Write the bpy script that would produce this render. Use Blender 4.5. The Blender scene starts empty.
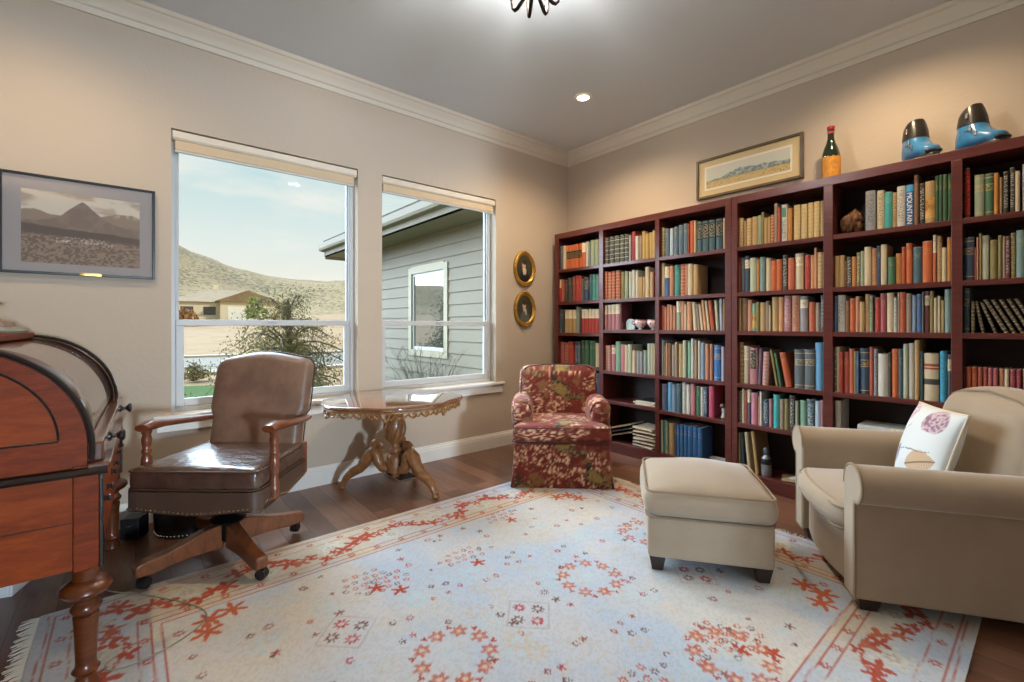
DL_W = (132, 84, 72, 28); SKY = 1.07; SUN = 2.0; SKY_FILL = 20.0; REAR_W = 580; CHAND_W = 80; EXPOSURE = 0.0
import bpy, bmesh, math, random
import numpy as np
from mathutils import Vector, Matrix, Euler

sc = bpy.context.scene
COL = sc.collection
PI = math.pi
rnd = random.Random(7)

# ---------------------------------------------------------------- helpers
def lin(hexs):
    h = hexs.lstrip('#')
    out = []
    for i in (0, 2, 4):
        c = int(h[i:i+2], 16) / 255.0
        out.append(c / 12.92 if c <= 0.04045 else ((c + 0.055) / 1.055) ** 2.4)
    return tuple(out)

def L4(hexs):
    return (*lin(hexs), 1.0)

class MB:
    """collects geometry, builds ONE mesh object"""
    def __init__(self):
        self.v = []; self.f = []; self.m = []; self.mi = 0
    def add(self, verts, faces):
        b = len(self.v)
        self.v.extend(tuple(p) for p in verts)
        for f in faces:
            self.f.append(tuple(b + i for i in f)); self.m.append(self.mi)
        return self
    def box(self, x0, x1, y0, y1, z0, z1, M=None):
        vs = [(x0,y0,z0),(x1,y0,z0),(x1,y1,z0),(x0,y1,z0),(x0,y0,z1),(x1,y0,z1),(x1,y1,z1),(x0,y1,z1)]
        if M is not None: vs = [M @ Vector(p) for p in vs]
        return self.add(vs, [(3,2,1,0),(4,5,6,7),(0,1,5,4),(1,2,6,5),(2,3,7,6),(3,0,4,7)])
    def lathe(self, prof, n=24, o=(0,0,0), M=None):
        """prof: [(r,z)] bottom to top"""
        vs = []; fs = []
        for r, z in prof:
            for k in range(n):
                a = 2*PI*k/n
                vs.append(Vector((r*math.cos(a), r*math.sin(a), z)))
        for i in range(len(prof)-1):
            for k in range(n):
                k2 = (k+1) % n
                fs.append((i*n+k, i*n+k2, (i+1)*n+k2, (i+1)*n+k))
        fs.append(tuple(reversed(range(n))))
        fs.append(tuple((len(prof)-1)*n+k for k in range(n)))
        if M is not None: vs = [M @ p for p in vs]
        vs = [p + Vector(o) for p in vs]
        return self.add(vs, fs)
    def prism(self, poly, h0, h1, axis='z'):
        """poly 2D CCW extruded; axis z:(x,y) y:(x,z) x:(y,z)"""
        n = len(poly)
        def P(p, h):
            if axis == 'z': return (p[0], p[1], h)
            if axis == 'y': return (p[0], h, p[1])
            return (h, p[0], p[1])
        vs = [P(p, h0) for p in poly] + [P(p, h1) for p in poly]
        fs = [tuple(reversed(range(n))), tuple(range(n, 2*n))]
        for i in range(n):
            j = (i+1) % n
            fs.append((i, j, n+j, n+i))
        return self.add(vs, fs)
    def tube(self, pts, rad, n=8, flat=1.0, up=None, closed=False):
        """round (or flattened) sweep along pts"""
        pts = [Vector(p) for p in pts]; N = len(pts)
        if not hasattr(rad, '__len__'): rad = [rad]*N
        vs = []; fs = []; prev = None
        for i, p in enumerate(pts):
            if closed: t = pts[(i+1) % N] - pts[i-1]
            else: t = pts[min(i+1, N-1)] - pts[max(i-1, 0)]
            if t.length < 1e-9: t = Vector((0,0,1))
            t.normalize()
            if up is not None: s = t.cross(Vector(up))
            elif prev is not None: s = prev - t * prev.dot(t)
            else:
                s = t.cross(Vector((0,0,1)))
                if s.length < 1e-3: s = t.cross(Vector((1,0,0)))
            if s.length < 1e-6: s = prev or Vector((1,0,0))
            s.normalize(); prev = s
            u = s.cross(t).normalized()
            for k in range(n):
                a = 2*PI*k/n
                vs.append(p + s*(math.cos(a)*rad[i]*flat) + u*(math.sin(a)*rad[i]))
        R = N if closed else N-1
        for i in range(R):
            for k in range(n):
                k2 = (k+1) % n; i2 = (i+1) % N
                fs.append((i*n+k, i*n+k2, i2*n+k2, i2*n+k))
        if not closed:
            fs.append(tuple(reversed(range(n)))); fs.append(tuple((N-1)*n+k for k in range(n)))
        return self.add(vs, fs)
    def sphere(self, c, r, n=10, m=6, sc3=(1,1,1)):
        prof = [(r*math.sin(PI*i/m), -r*math.cos(PI*i/m)) for i in range(m+1)]
        prof[0] = (r*0.02, -r); prof[-1] = (r*0.02, r)
        M = Matrix.Diagonal((*sc3, 1.0))
        return self.lathe(prof, n, c, M)
    def puff(self, sx, sy, sz, r, top=0.0, side=0.0, bot=0.0, n=14, c=(0,0,0), fn=None):
        """rounded, upholstered box centred at c. top/side/bot = crown"""
        hx, hy, hz = sx/2, sy/2, sz/2
        r = min(r, hx*.98, hy*.98, hz*.98)
        def axis(h):
            a = [-h]
            for t in (0.12, .3, .55, 1.0): a.append(-h + r*t)
            k = max(2, n)
            for i in range(1, k): a.append(-h + r + (2*h-2*r)*i/k)
            for t in (1.0, .55, .3, .12): a.append(h - r*t)
            a.append(h)
            return a
        X, Y, Z = axis(hx), axis(hy), axis(hz)
        idx = {}
        def vert(x, y, z):
            key = (round(x,6), round(y,6), round(z,6))
            if key in idx: return idx[key]
            q = Vector((max(-hx+r, min(hx-r, x)), max(-hy+r, min(hy-r, y)), max(-hz+r, min(hz-r, z))))
            d = Vector((x,y,z)) - q
            p = q + d.normalized()*r if d.length > 1e-9 else Vector((x,y,z))
            u, v, w = x/hx, y/hy, z/hz
            if z > 0: p.z += top*(1-u*u)*(1-v*v)*w
            else: p.z -= bot*(1-u*u)*(1-v*v)*(-w)
            k = side*(1-w*w)
            p.x += k*u*(1-v*v)*abs(u); p.y += k*v*(1-u*u)*abs(v)
            if fn: p = Vector(fn(p.x, p.y, p.z))
            p += Vector(c)
            idx[key] = len(vs); vs.append(p)
            return idx[key]
        vs = []; fs = []
        def face(A, B, fnc, flip):
            for i in range(len(A)-1):
                for j in range(len(B)-1):
                    q = [fnc(A[i],B[j]), fnc(A[i+1],B[j]), fnc(A[i+1],B[j+1]), fnc(A[i],B[j+1])]
                    fs.append(tuple(reversed(q)) if flip else tuple(q))
        face(X, Y, lambda a,b: vert(a,b,hz), False); face(X, Y, lambda a,b: vert(a,b,-hz), True)
        face(X, Z, lambda a,b: vert(a,-hy,b), False); face(X, Z, lambda a,b: vert(a,hy,b), True)
        face(Y, Z, lambda a,b: vert(hx,a,b), False); face(Y, Z, lambda a,b: vert(-hx,a,b), True)
        return self.add(vs, fs)
    def grid(self, nu, nv, fn):
        vs = [fn(i/nu, j/nv) for j in range(nv+1) for i in range(nu+1)]
        fs = [(j*(nu+1)+i, j*(nu+1)+i+1, (j+1)*(nu+1)+i+1, (j+1)*(nu+1)+i) for j in range(nv) for i in range(nu)]
        return self.add(vs, fs)
    def build(self, name, mats, parent=None, smooth=35, bevel=0, bseg=2, loc=None, rotz=None):
        me = bpy.data.meshes.new(name)
        me.from_pydata([tuple(p) for p in self.v], [], self.f)
        if not isinstance(mats, (list, tuple)): mats = [mats]
        for m in mats: me.materials.append(m)
        if len(mats) > 1: me.polygons.foreach_set('material_index', self.m)
        me.update()
        if smooth:
            me.polygons.foreach_set('use_smooth', [True]*len(me.polygons))
            if smooth < 180: me.set_sharp_from_angle(angle=math.radians(smooth))
        o = bpy.data.objects.new(name, me); COL.objects.link(o)
        if parent is not None: o.parent = parent
        if loc is not None: o.location = loc
        if rotz is not None: o.rotation_euler = (0, 0, rotz)
        if bevel:
            b = o.modifiers.new('bevel', 'BEVEL'); b.width = bevel; b.segments = bseg; b.limit_method = 'ANGLE'; b.angle_limit = math.radians(40)
        return o

def tag(o, label, cat, group=None):
    o['label'] = label; o['category'] = cat
    if group: o['group'] = group
    return o
def thing(name, label, cat, loc=(0,0,0), rotz=0, group=None):
    o = bpy.data.objects.new(name, None); COL.objects.link(o)
    o.empty_display_size = .1
    o.location = loc; o.rotation_euler = (0,0,rotz)
    return tag(o, label, cat, group)
def struct(name, mb, mats, parent=None, **k):
    o = mb.build(name, mats, parent, **k)
    if parent is None: o['kind'] = 'structure'
    return o

# ---------------------------------------------------------------- materials
MATS = {}
class N:
    """tiny node-graph builder"""
    def __init__(self, name):
        m = bpy.data.materials.new(name); m.use_nodes = True
        self.m = m; self.t = m.node_tree; self.n = self.t.nodes; self.l = self.t.links
        self.b = self.n['Principled BSDF']; self.out = self.n['Material Output']
    def new(self, t, **kw):
        x = self.n.new(t)
        for k, v in kw.items(): setattr(x, k, v)
        return x
    def link(self, a, b): self.l.new(a, b)
    def coord(self, which='Object', scale=(1,1,1), rot=(0,0,0), loc=(0,0,0)):
        tc = self.new('ShaderNodeTexCoord'); mp = self.new('ShaderNodeMapping')
        mp.inputs['Scale'].default_value = scale; mp.inputs['Rotation'].default_value = rot; mp.inputs['Location'].default_value = loc
        self.link(tc.outputs[which], mp.inputs['Vector'])
        return mp.outputs[0]
    def noise(self, vec, scale=5, detail=4, rough=.5, dist=0):
        x = self.new('ShaderNodeTexNoise'); x.inputs['Scale'].default_value = scale; x.inputs['Detail'].default_value = detail
        x.inputs['Roughness'].default_value = rough; x.inputs['Distortion'].default_value = dist
        if vec is not None: self.link(vec, x.inputs['Vector'])
        return x.outputs['Fac']
    def ramp(self, fac, stops, interp='LINEAR'):
        x = self.new('ShaderNodeValToRGB'); cr = x.color_ramp; cr.interpolation = interp
        while len(cr.elements) < len(stops): cr.elements.new(.5)
        for e, (p, c) in zip(cr.elements, stops): e.position = p; e.color = c if len(c) == 4 else (*c, 1)
        self.link(fac, x.inputs['Fac'])
        return x.outputs['Color']
    def mix(self, fac, a, b, mode='MIX'):
        x = self.new('ShaderNodeMix', data_type='RGBA', blend_type=mode)
        for s, v in ((x.inputs[0], fac), (x.inputs[6], a), (x.inputs[7], b)):
            if hasattr(v, 'is_linked'): self.link(v, s)
            elif isinstance(v, (int, float)): s.default_value = v
            else: s.default_value = v if len(v) == 4 else (*v, 1)
        return x.outputs[2]
    def math(self, op, a, b=None, c=None):
        x = self.new('ShaderNodeMath', operation=op)
        for i, v in enumerate((a, b, c)):
            if v is None: continue
            if hasattr(v, 'is_linked'): self.link(v, x.inputs[i])
            else: x.inputs[i].default_value = v
        return x.outputs[0]
    def bump(self, h, strength=.2, dist=.01):
        x = self.new('ShaderNodeBump'); x.inputs['Strength'].default_value = strength; x.inputs['Distance'].default_value = dist
        self.link(h, x.inputs['Height']); self.link(x.outputs[0], self.b.inputs['Normal'])
    def set(self, color=None, rough=.5, metal=0, spec=.5, coat=0, coat_r=.05, sheen=0):
        b = self.b
        if color is not None:
            if hasattr(color, 'is_linked'): self.link(color, b.inputs['Base Color'])
            else: b.inputs['Base Color'].default_value = color if len(color) == 4 else (*color, 1)
        if hasattr(rough, 'is_linked'): self.link(rough, b.inputs['Roughness'])
        else: b.inputs['Roughness'].default_value = rough
        b.inputs['Metallic'].default_value = metal; b.inputs['Specular IOR Level'].default_value = spec
        b.inputs['Coat Weight'].default_value = coat; b.inputs['Coat Roughness'].default_value = coat_r
        if sheen:
            b.inputs['Sheen Weight'].default_value = sheen; b.inputs['Sheen Roughness'].default_value = .4
        return self.m

def plain(name, hexs, rough=.5, metal=0, coat=0, spec=.5, var=.0, vs=8, bump=0, bs=60, sheen=0, coat_r=.05):
    if name in MATS: return MATS[name]
    g = N(name); c = lin(hexs)
    col = c
    if var:
        f = g.noise(g.coord(), vs, 4)
        col = g.ramp(f, [(.25, tuple(x*(1-var) for x in c)), (.75, tuple(min(1, x*(1+var)) for x in c))])
    if bump: g.bump(g.noise(g.coord(), bs, 3), bump, .004)
    MATS[name] = g.set(col, rough, metal, spec, coat, coat_r, sheen); return MATS[name]

def wood(name, c1, c2, rough=.35, coat=.3, grain=(2, 30, 2), dist=1.2, coat_r=.1, spec=.5):
    if name in MATS: return MATS[name]
    g = N(name)
    v = g.coord('Object', grain)
    f1 = g.noise(v, 2.2, 6, .6, dist); f2 = g.noise(g.coord('Object', tuple(q*4 for q in grain)), 3, 3, .6)
    f = g.math('ADD', g.math('MULTIPLY', f1, .75), g.math('MULTIPLY', f2, .25))
    col = g.ramp(f, [(.3, lin(c1)), (.5, tuple((a+b)/2 for a, b in zip(lin(c1), lin(c2)))), (.7, lin(c2))])
    g.bump(f2, .06, .002)
    MATS[name] = g.set(col, rough, 0, spec, coat, coat_r); return MATS[name]

def fabric(name, hexs, hex2=None, rough=.85, sheen=.25, var=.12, wscale=420):
    if name in MATS: return MATS[name]
    g = N(name); c = lin(hexs); c2 = lin(hex2) if hex2 else tuple(x*(1-var*1.6) for x in c)
    f = g.noise(g.coord(), 5, 5, .6); fw = g.noise(g.coord(), wscale, 2, .5)
    col = g.mix(g.math('MULTIPLY', f, .9), c, c2)
    col = g.mix(g.math('MULTIPLY', fw, .22), col, tuple(x*.62 for x in c))
    g.bump(fw, .25, .002)
    MATS[name] = g.set(col, rough, 0, .25, 0, .05, sheen); return MATS[name]

def painted(name, rough=.8, coat=0, bump=0, bs=300, sheen=0, spec=.4):
    """pattern kept in a colour attribute of the mesh"""
    if name in MATS: return MATS[name]
    g = N(name); a = g.new('ShaderNodeAttribute'); a.attribute_name = 'pattern'
    if bump: g.bump(g.noise(g.coord(), bs, 3), bump, .003)
    MATS[name] = g.set(a.outputs['Color'], rough, 0, spec, coat, .04, sheen); return MATS[name]

def set_pattern(o, rgb):
    """rgb: (nverts,3) linear"""
    me = o.data
    at = me.color_attributes.new('pattern', 'FLOAT_COLOR', 'POINT')
    a = np.ones((len(me.vertices), 4), dtype=np.float32); a[:, :3] = rgb
    at.data.foreach_set('color', a.ravel())
def coords(o):
    a = np.empty(len(o.data.vertices)*3, dtype=np.float32); o.data.vertices.foreach_get('co', a); return a.reshape(-1, 3)
# numpy value noise
def _h(ix, iy, seed):
    n = (ix.astype(np.int64)*374761393 + iy.astype(np.int64)*668265263 + seed*1442695041) & 0x7fffffff
    n = (n ^ (n >> 13)) * 1274126177 & 0x7fffffff
    return ((n ^ (n >> 16)) & 0xffff) / 65535.0
def vnoise(x, y, seed=0):
    ix = np.floor(x); iy = np.floor(y); fx = x-ix; fy = y-iy
    fx = fx*fx*(3-2*fx); fy = fy*fy*(3-2*fy)
    a = _h(ix, iy, seed); b = _h(ix+1, iy, seed); c = _h(ix, iy+1, seed); d = _h(ix+1, iy+1, seed)
    return (a*(1-fx)+b*fx)*(1-fy) + (c*(1-fx)+d*fx)*fy
def fbm(x, y, seed=0, o=4):
    s = 0; a = .5; t = 0
    for k in range(o):
        s = s + a*vnoise(x*2**k, y*2**k, seed+k*17); t += a; a *= .5
    return s/t
def lerp(a, b, f):
    return a*(1-f[:, None]) + np.array(b)*f[:, None]
def sstep(a, b, x):
    t = np.clip((x-a)/(b-a), 0, 1); return t*t*(3-2*t)

# ---- the common materials
M_WALL = plain('wall_paint', 'c0b2a1', .9, spec=.2, bump=.35, bs=38)
M_CEIL = plain('ceiling_paint', 'd3d9dd', .95, spec=.1, bump=.15, bs=50)
M_TRIM = plain('white_trim_paint', 'e2dfd8', .4, spec=.4)
M_CROWN = plain('crown_paint', 'd6cfc0', .6, spec=.3)
M_VINYL = plain('window_vinyl', 'c2c4c4', .4)
M_CHERRY = wood('dark_cherry', '6b322a', '4a1f1c', .33, .25, (3, 1.2, 14))
M_BACK = plain('bookcase_back', '2a1b1a', .6, var=.2)
M_BLACK = plain('black_lacquer', '191614', .35, coat=.3)
M_DKMETAL = plain('dark_metal', '1b1a1a', .4, .7)
M_BRONZE = plain('dark_bronze', '2a2019', .45, .6)
M_BRASS = plain('brass', 'c8a660', .3, .9)
M_PLASTIC_B = plain('black_plastic', '141416', .45)
M_PAPER = plain('page_paper', 'd9cdb2', .85, var=.12, vs=120)
M_CHROME = plain('silver_metal', 'c9c9cc', .2, .9)

g = N('window_glass')
tr = g.new('ShaderNodeBsdfTransparent'); tr.inputs[0].default_value = (.985, .985, .98, 1)
gl = g.new('ShaderNodeBsdfGlossy'); gl.inputs['Roughness'].default_value = .0
fr = g.new('ShaderNodeFresnel'); fr.inputs[0].default_value = 1.12
mx = g.new('ShaderNodeMixShader'); g.link(fr.outputs[0], mx.inputs[0]); g.link(tr.outputs[0], mx.inputs[1]); g.link(gl.outputs[0], mx.inputs[2])
g.link(mx.outputs[0], g.out.inputs['Surface']); M_GLASS = g.m

# oak/hickory floor: planks run towards the windows
g = N('floor_planks')
v = g.coord('Object', (1,1,1), (0,0,PI/2))
br = g.new('ShaderNodeTexBrick'); br.offset = .37; br.inputs['Scale'].default_value = 1.0
br.inputs['Brick Width'].default_value = 1.15; br.inputs['Row Height'].default_value = .128
br.inputs['Mortar Size'].default_value = .0022; br.inputs['Mortar Smooth'].default_value = .4; br.inputs['Bias'].default_value = 0
br.inputs['Color1'].default_value = L4('9a6f56'); br.inputs['Color2'].default_value = L4('5d3c2e'); br.inputs['Mortar'].default_value = L4('1c110c')
g.link(v, br.inputs['Vector'])
gr = g.noise(g.coord('Object', (26, 1.6, 1)), 3, 6, .65, .8)
gb = g.noise(g.coord('Object', (5, .9, 1)), 2, 3, .5)
col = g.mix(g.math('MULTIPLY', gr, .65), br.outputs['Color'], lin('3a241a'))
col = g.mix(g.math('MULTIPLY', gb, .35), col, lin('8a6048'))
g.bump(g.math('ADD', g.math('MULTIPLY', gr, .4), g.math('MULTIPLY', br.outputs['Fac'], -1.2)), .22, .004)
M_FLOOR = g.set(col, g.ramp(gr, [(.2, (.26,.26,.26)), (.8, (.42,.42,.42))]), 0, .45, .15, .2)
# ================================================================ THE ROOM
H = 3.05
XW, YS = -5.3, -4.9          # far (unseen) walls
W1 = (-3.537, -2.372); W2 = (-2.174, -1.013); WZ = (.63, 2.392); T = .2
struct('floor', MB().box(XW, 0, YS, 0, -.06, 0), M_FLOOR, smooth=0)
struct('ceiling', MB().box(XW-.2, .2, YS-.2, .2, H, H+.15), M_CEIL, smooth=0)
mb = MB()
for x0, x1 in ((XW-.2, W1[0]), (W1[1], W2[0]), (W2[1], .2)): mb.box(x0, x1, 0, T, -.06, H)
for a in (W1, W2):
    mb.box(a[0], a[1], 0, T, -.06, WZ[0]); mb.box(a[0], a[1], 0, T, WZ[1], H)
struct('wall_north', mb, M_WALL, smooth=0)
struct('wall_east', MB().box(0, .2, YS-.2, 0, -.06, H), M_WALL, smooth=0)
struct('wall_west', MB().box(XW-.2, XW, YS, 0, -.06, H), M_WALL, smooth=0)
# rear wall: unseen doorway and hall, added to shape light from behind the viewpoint
DW = (-3.95, -2.05, 2.12); HY = -10.2
mb = MB()
mb.box(XW-.2, DW[0], YS-.2, YS, -.06, H); mb.box(DW[1], .2, YS-.2, YS, -.06, H); mb.box(DW[0], DW[1], YS-.2, YS, DW[2], H)
struct('wall_south', mb, M_WALL, smooth=0)
struct('floor_added_hall', MB().box(XW, -.2, HY, YS, -.06, -.001), M_FLOOR, smooth=0)
struct('ceiling_added_hall', MB().box(XW-.2, .2, HY-.2, YS-.2, 2.6, 2.75), M_CEIL, smooth=0)
HWN = (-3.75, -2.55, .35, 2.2)
mb = MB(); mb.box(XW-.2, HWN[0], HY-.2, HY, -.06, 2.6); mb.box(HWN[1], .2, HY-.2, HY, -.06, 2.6); mb.box(HWN[0], HWN[1], HY-.2, HY, -.06, HWN[2]); mb.box(HWN[0], HWN[1], HY-.2, HY, HWN[3], 2.6)
struct('wall_added_hall_south', mb, M_WALL, smooth=0)
struct('wall_added_hall_west', MB().box(XW-.2, XW, HY, YS-.2, -.06, 2.6), M_WALL, smooth=0)
struct('wall_added_hall_east', MB().box(-.2, .0, HY, YS-.2, -.06, 2.6), M_WALL, smooth=0)

# crown moulding: stepped profile swept along the walls
prof = [(0,0),(.012,0),(.016,.012),(.022,.03),(.034,.036),(.04,.05),(.052,.072),(.072,.088),(.078,.098),(.092,.104),(.098,.112),(.104,.123),(0,.123)]
def crown(name, axis):
    mb = MB(); z = H-.123
    if axis == 'n': mb.prism([(-d, z+q) for d, q in prof], XW, 0, 'x')
    if axis == 'e': mb.prism([(-d, z+q) for d, q in prof][::-1], YS, 0, 'y')
    if axis == 's': mb.prism([(YS+d, z+q) for d, q in prof][::-1], XW, 0, 'x')
    if axis == 'w': mb.prism([(XW+d, z+q) for d, q in prof], YS, 0, 'y')
    struct(name, mb, M_CROWN, smooth=25)
for i, a in enumerate('nesw'): crown('trim_%d' % (i+1), a)
bp = [(0,0),(.016,0),(.016,.098),(.013,.104),(.013,.116),(.007,.126),(.006,.137),(0,.139)]
struct('baseboard_north', MB().prism([(-d, q) for d, q in bp], XW, 0, 'x'), M_TRIM, smooth=25)
struct('baseboard_east', MB().prism([(-d, q) for d, q in bp][::-1], YS, -.012, 'y'), M_TRIM, smooth=25)
struct('baseboard_west', MB().prism([(XW+d, q) for d, q in bp], YS, -.012, 'y'), M_TRIM, smooth=25)

def window(n, a):
    x0, x1 = a; z0, z1 = WZ
    root = bpy.data.objects.new('window_%d' % n, None); COL.objects.link(root); root['kind'] = 'structure'
    # drywall return is the wall itself; vinyl frame
    y0, y1 = .085, .15; w = .026
    mb = MB()
    mb.box(x0, x0+w, y0, y1, z0, z1); mb.box(x1-w, x1, y0, y1, z0, z1)
    mb.box(x0+w, x1-w, y0, y1, z0, z0+.03); mb.box(x0+w, x1-w, y0, y1, z1-w, z1)
    # inner track ribs
    for xx in (x0+w, x1-w-.008): mb.box(xx, xx+.008, y0+.012, y0+.03, z0+.03, z1-w)
    mb.build('window_frame', M_VINYL, root, smooth=0, bevel=.003)
    zm = 1.195
    mb = MB(); s = .045
    mb.box(x0+w+.002, x1-w-.002, .092, .118, zm-.02, zm+.02)
    mb.box(x0+w+.002, x0+w+s, .092, .118, z0+.032, zm-.02); mb.box(x1-w-s, x1-w-.002, .092, .118, z0+.032, zm-.02)
    mb.box(x0+w+s, x1-w-s, .092, .118, z0+.032, z0+.03+.05)
    mb.build('lower_sash', M_VINYL, root, smooth=0, bevel=.003)
    mb = MB(); s2 = .02
    mb.box(x0+w+.002, x0+w+s2, .122, .145, zm-.018, z1-w); mb.box(x1-w-s2, x1-w-.002, .122, .145, zm-.018, z1-w)
    mb.box(x0+w+s2, x1-w-s2, .122, .145, z1-w-s2, z1-w); mb.box(x0+w+s2, x1-w-s2, .122, .145, zm-.018, zm+.012)
    mb.build('upper_sash', M_VINYL, root, smooth=0, bevel=.003)
    MB().box(x0+w+s, x1-w-s, .104, .106, z0+.08, zm-.02).build('lower_pane', M_GLASS, root, smooth=0)
    MB().box(x0+w+s2, x1-w-s2, .132, .134, zm+.012, z1-w-s2).build('upper_pane', M_GLASS, root, smooth=0)
    MB().box((x0+x1)/2-.03, (x0+x1)/2+.03, .076, .092, zm+.004, zm+.018).build('sash_lock', M_VINYL, root, bevel=.004)
    # stool and apron
    mb = MB(); mb.box(x0-.09, x1+.09, -.036, .0, .604, .63); mb.box(x0+.0005, x1-.0005, 0, .086, .604, .631)
    mb.build('sill', M_TRIM, root, smooth=0, bevel=.006)
    mb = MB(); mb.prism([(-.018,.53),(-.018,.59),(-.026,.604),(0,.604),(0,.53)][::-1], x0-.07, x1+.07, 'x')
    mb.build('apron', M_TRIM, root, smooth=0, bevel=.002)
window(1, W1); window(2, W2)
root = bpy.data.objects.new('window_3', None); COL.objects.link(root); root['kind'] = 'structure'  # unseen window of the added hall, holds the rear lamp
mb = MB(); b_ = HWN
for x in (b_[0], (b_[0]+b_[1])/2-.025, b_[1]-.05): mb.box(x, x+.05, HY-.12, HY-.06, b_[2], b_[3])
mb.box(b_[0], b_[1], HY-.12, HY-.06, b_[2], b_[2]+.05); mb.box(b_[0], b_[1], HY-.12, HY-.06, b_[3]-.05, b_[3])
mb.build('window_frame', M_TRIM, root, smooth=0)
MB().box(b_[0]+.05, b_[1]-.05, HY-.095, HY-.09, b_[2]+.05, b_[3]-.05).build('window_pane', M_GLASS, root, smooth=0)

# roller blinds in the two recesses
M_BLIND = fabric('blind_cloth', 'd8c2a4', 'cbb492', .8, .1)
M_BLRAIL = plain('blind_rail', 'dcd0bd', .5)
for i, a in enumerate((W1, W2)):
    r = thing('roller_blind', ('cream roller blind rolled up at the top of the window with the hill view',
              'cream roller blind rolled up at the top of the window facing the siding')[i], 'blind', ((a[0]+a[1])/2, .05, 2.29), 0, 'rolled blinds in the window recesses')
    hw = (a[1]-a[0])/2-.006
    MB().prism([(-.04,.045),(-.046,.052),(-.046,.09),(-.03,.097),(.02,.097),(.02,.045)][::-1], -hw, hw, 'x').build('headrail', M_BLRAIL, r, smooth=20)
    mb = MB(); mb.prism([(-.036,.040),(-.04,.044),(-.036,.05),(.015,.05),(.015,.04)][::-1], -hw, hw, 'x'); mb.build('valance_strip', M_BLRAIL, r, smooth=20)
    MB().box(-hw+.012, hw-.012, -.03, .01, -.022, .044).build('shade_roll', M_BLIND, r, bevel=.008)
    MB().box(-hw+.012, hw-.012, -.026, -.008, -.034, -.02).build('bottom_bar', M_VINYL, r, bevel=.004)

# ceiling fittings
M_BULB = N('lamp_glow'); e = M_BULB.new('ShaderNodeEmission'); e.inputs[0].default_value = (1, .82, .55, 1); e.inputs[1].default_value = 14
M_BULB.link(e.outputs[0], M_BULB.out.inputs['Surface']); M_BULB = M_BULB.m
for i, (x, y) in enumerate(((-.88, -.993), (-.66, -2.86), (-4.1, -.85), (-4.1, -3.3))):  # last two are out of view, added to light left wall and room
    r = thing('downlight', ('small round recessed ceiling light glowing warm near the corner of the room',
                            'small round recessed ceiling light above the tan armchair', 'recessed ceiling light added out of view above the roll-top desk', 'recessed ceiling light added out of view by the doorway')[i], 'ceiling light', (x, y, H-.004), 0, 'recessed ceiling lights')
    n = 32; vs = []; mb = MB()
    mb.lathe([(.048,-.0005),(.050,-.005),(.068,-.004),(.070,-.0005)], 32); mb.f = mb.f[:-2]; mb.m = mb.m[:-2]
    mb.build('trim_ring', M_TRIM, r)
    MB().lathe([(.002,-.003),(.047,-.003),(.047,-.001),(.002,-.001)], 24).build('lamp_lens', M_BULB, r, smooth=0)
    li = bpy.data.lights.new('downlight_lamp', 'SPOT'); li.energy = DL_W[i]; li.color = (1, .75, .47); li.spot_size = math.radians(152); li.spot_blend = .75; li.shadow_soft_size = .045
    lo = bpy.data.objects.new('downlight_lamp', li); COL.objects.link(lo); lo.parent = r; lo.location = (0,0,-.012)

# bronze chandelier hanging at the middle of the room
r = thing('chandelier', 'dark bronze chandelier with bent arms hanging from the ceiling', 'chandelier', (-2.27, -1.9, 0))
MB().lathe([(.065,H-.03),(.07,H-.02),(.07,H-.001)], 24).build('canopy', M_BRONZE, r)
MB().lathe([(.009,2.79),(.009,H-.03)], 12).build('stem', M_BRONZE, r)
MB().lathe([(.006,2.725),(.016,2.74),(.02,2.75),(.045,2.762),(.05,2.775),(.02,2.795),(.014,2.82)], 20).build('hub', M_BRONZE, r)
for k in range(8):
    a = 2*PI*(k+.31)/8; ca, sa = math.cos(a), math.sin(a)
    P = lambda q, z: (q*ca, q*sa, z)
    arm = MB().tube([P(.03,2.765), P(.055,2.75), P(.095,2.716), P(.108,2.714), P(.118,2.725), P(.124,2.77), P(.126,2.82)], .0095, 8).build('arm', M_BRONZE, r)
    mb = MB().lathe([(.02,2.82),(.022,2.83),(.01,2.84),(.01,2.90),(.006,2.905)], 12, (.126*ca, .126*sa, 0)); mb.build('candle_cup', M_BRONZE, arm)

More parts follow.
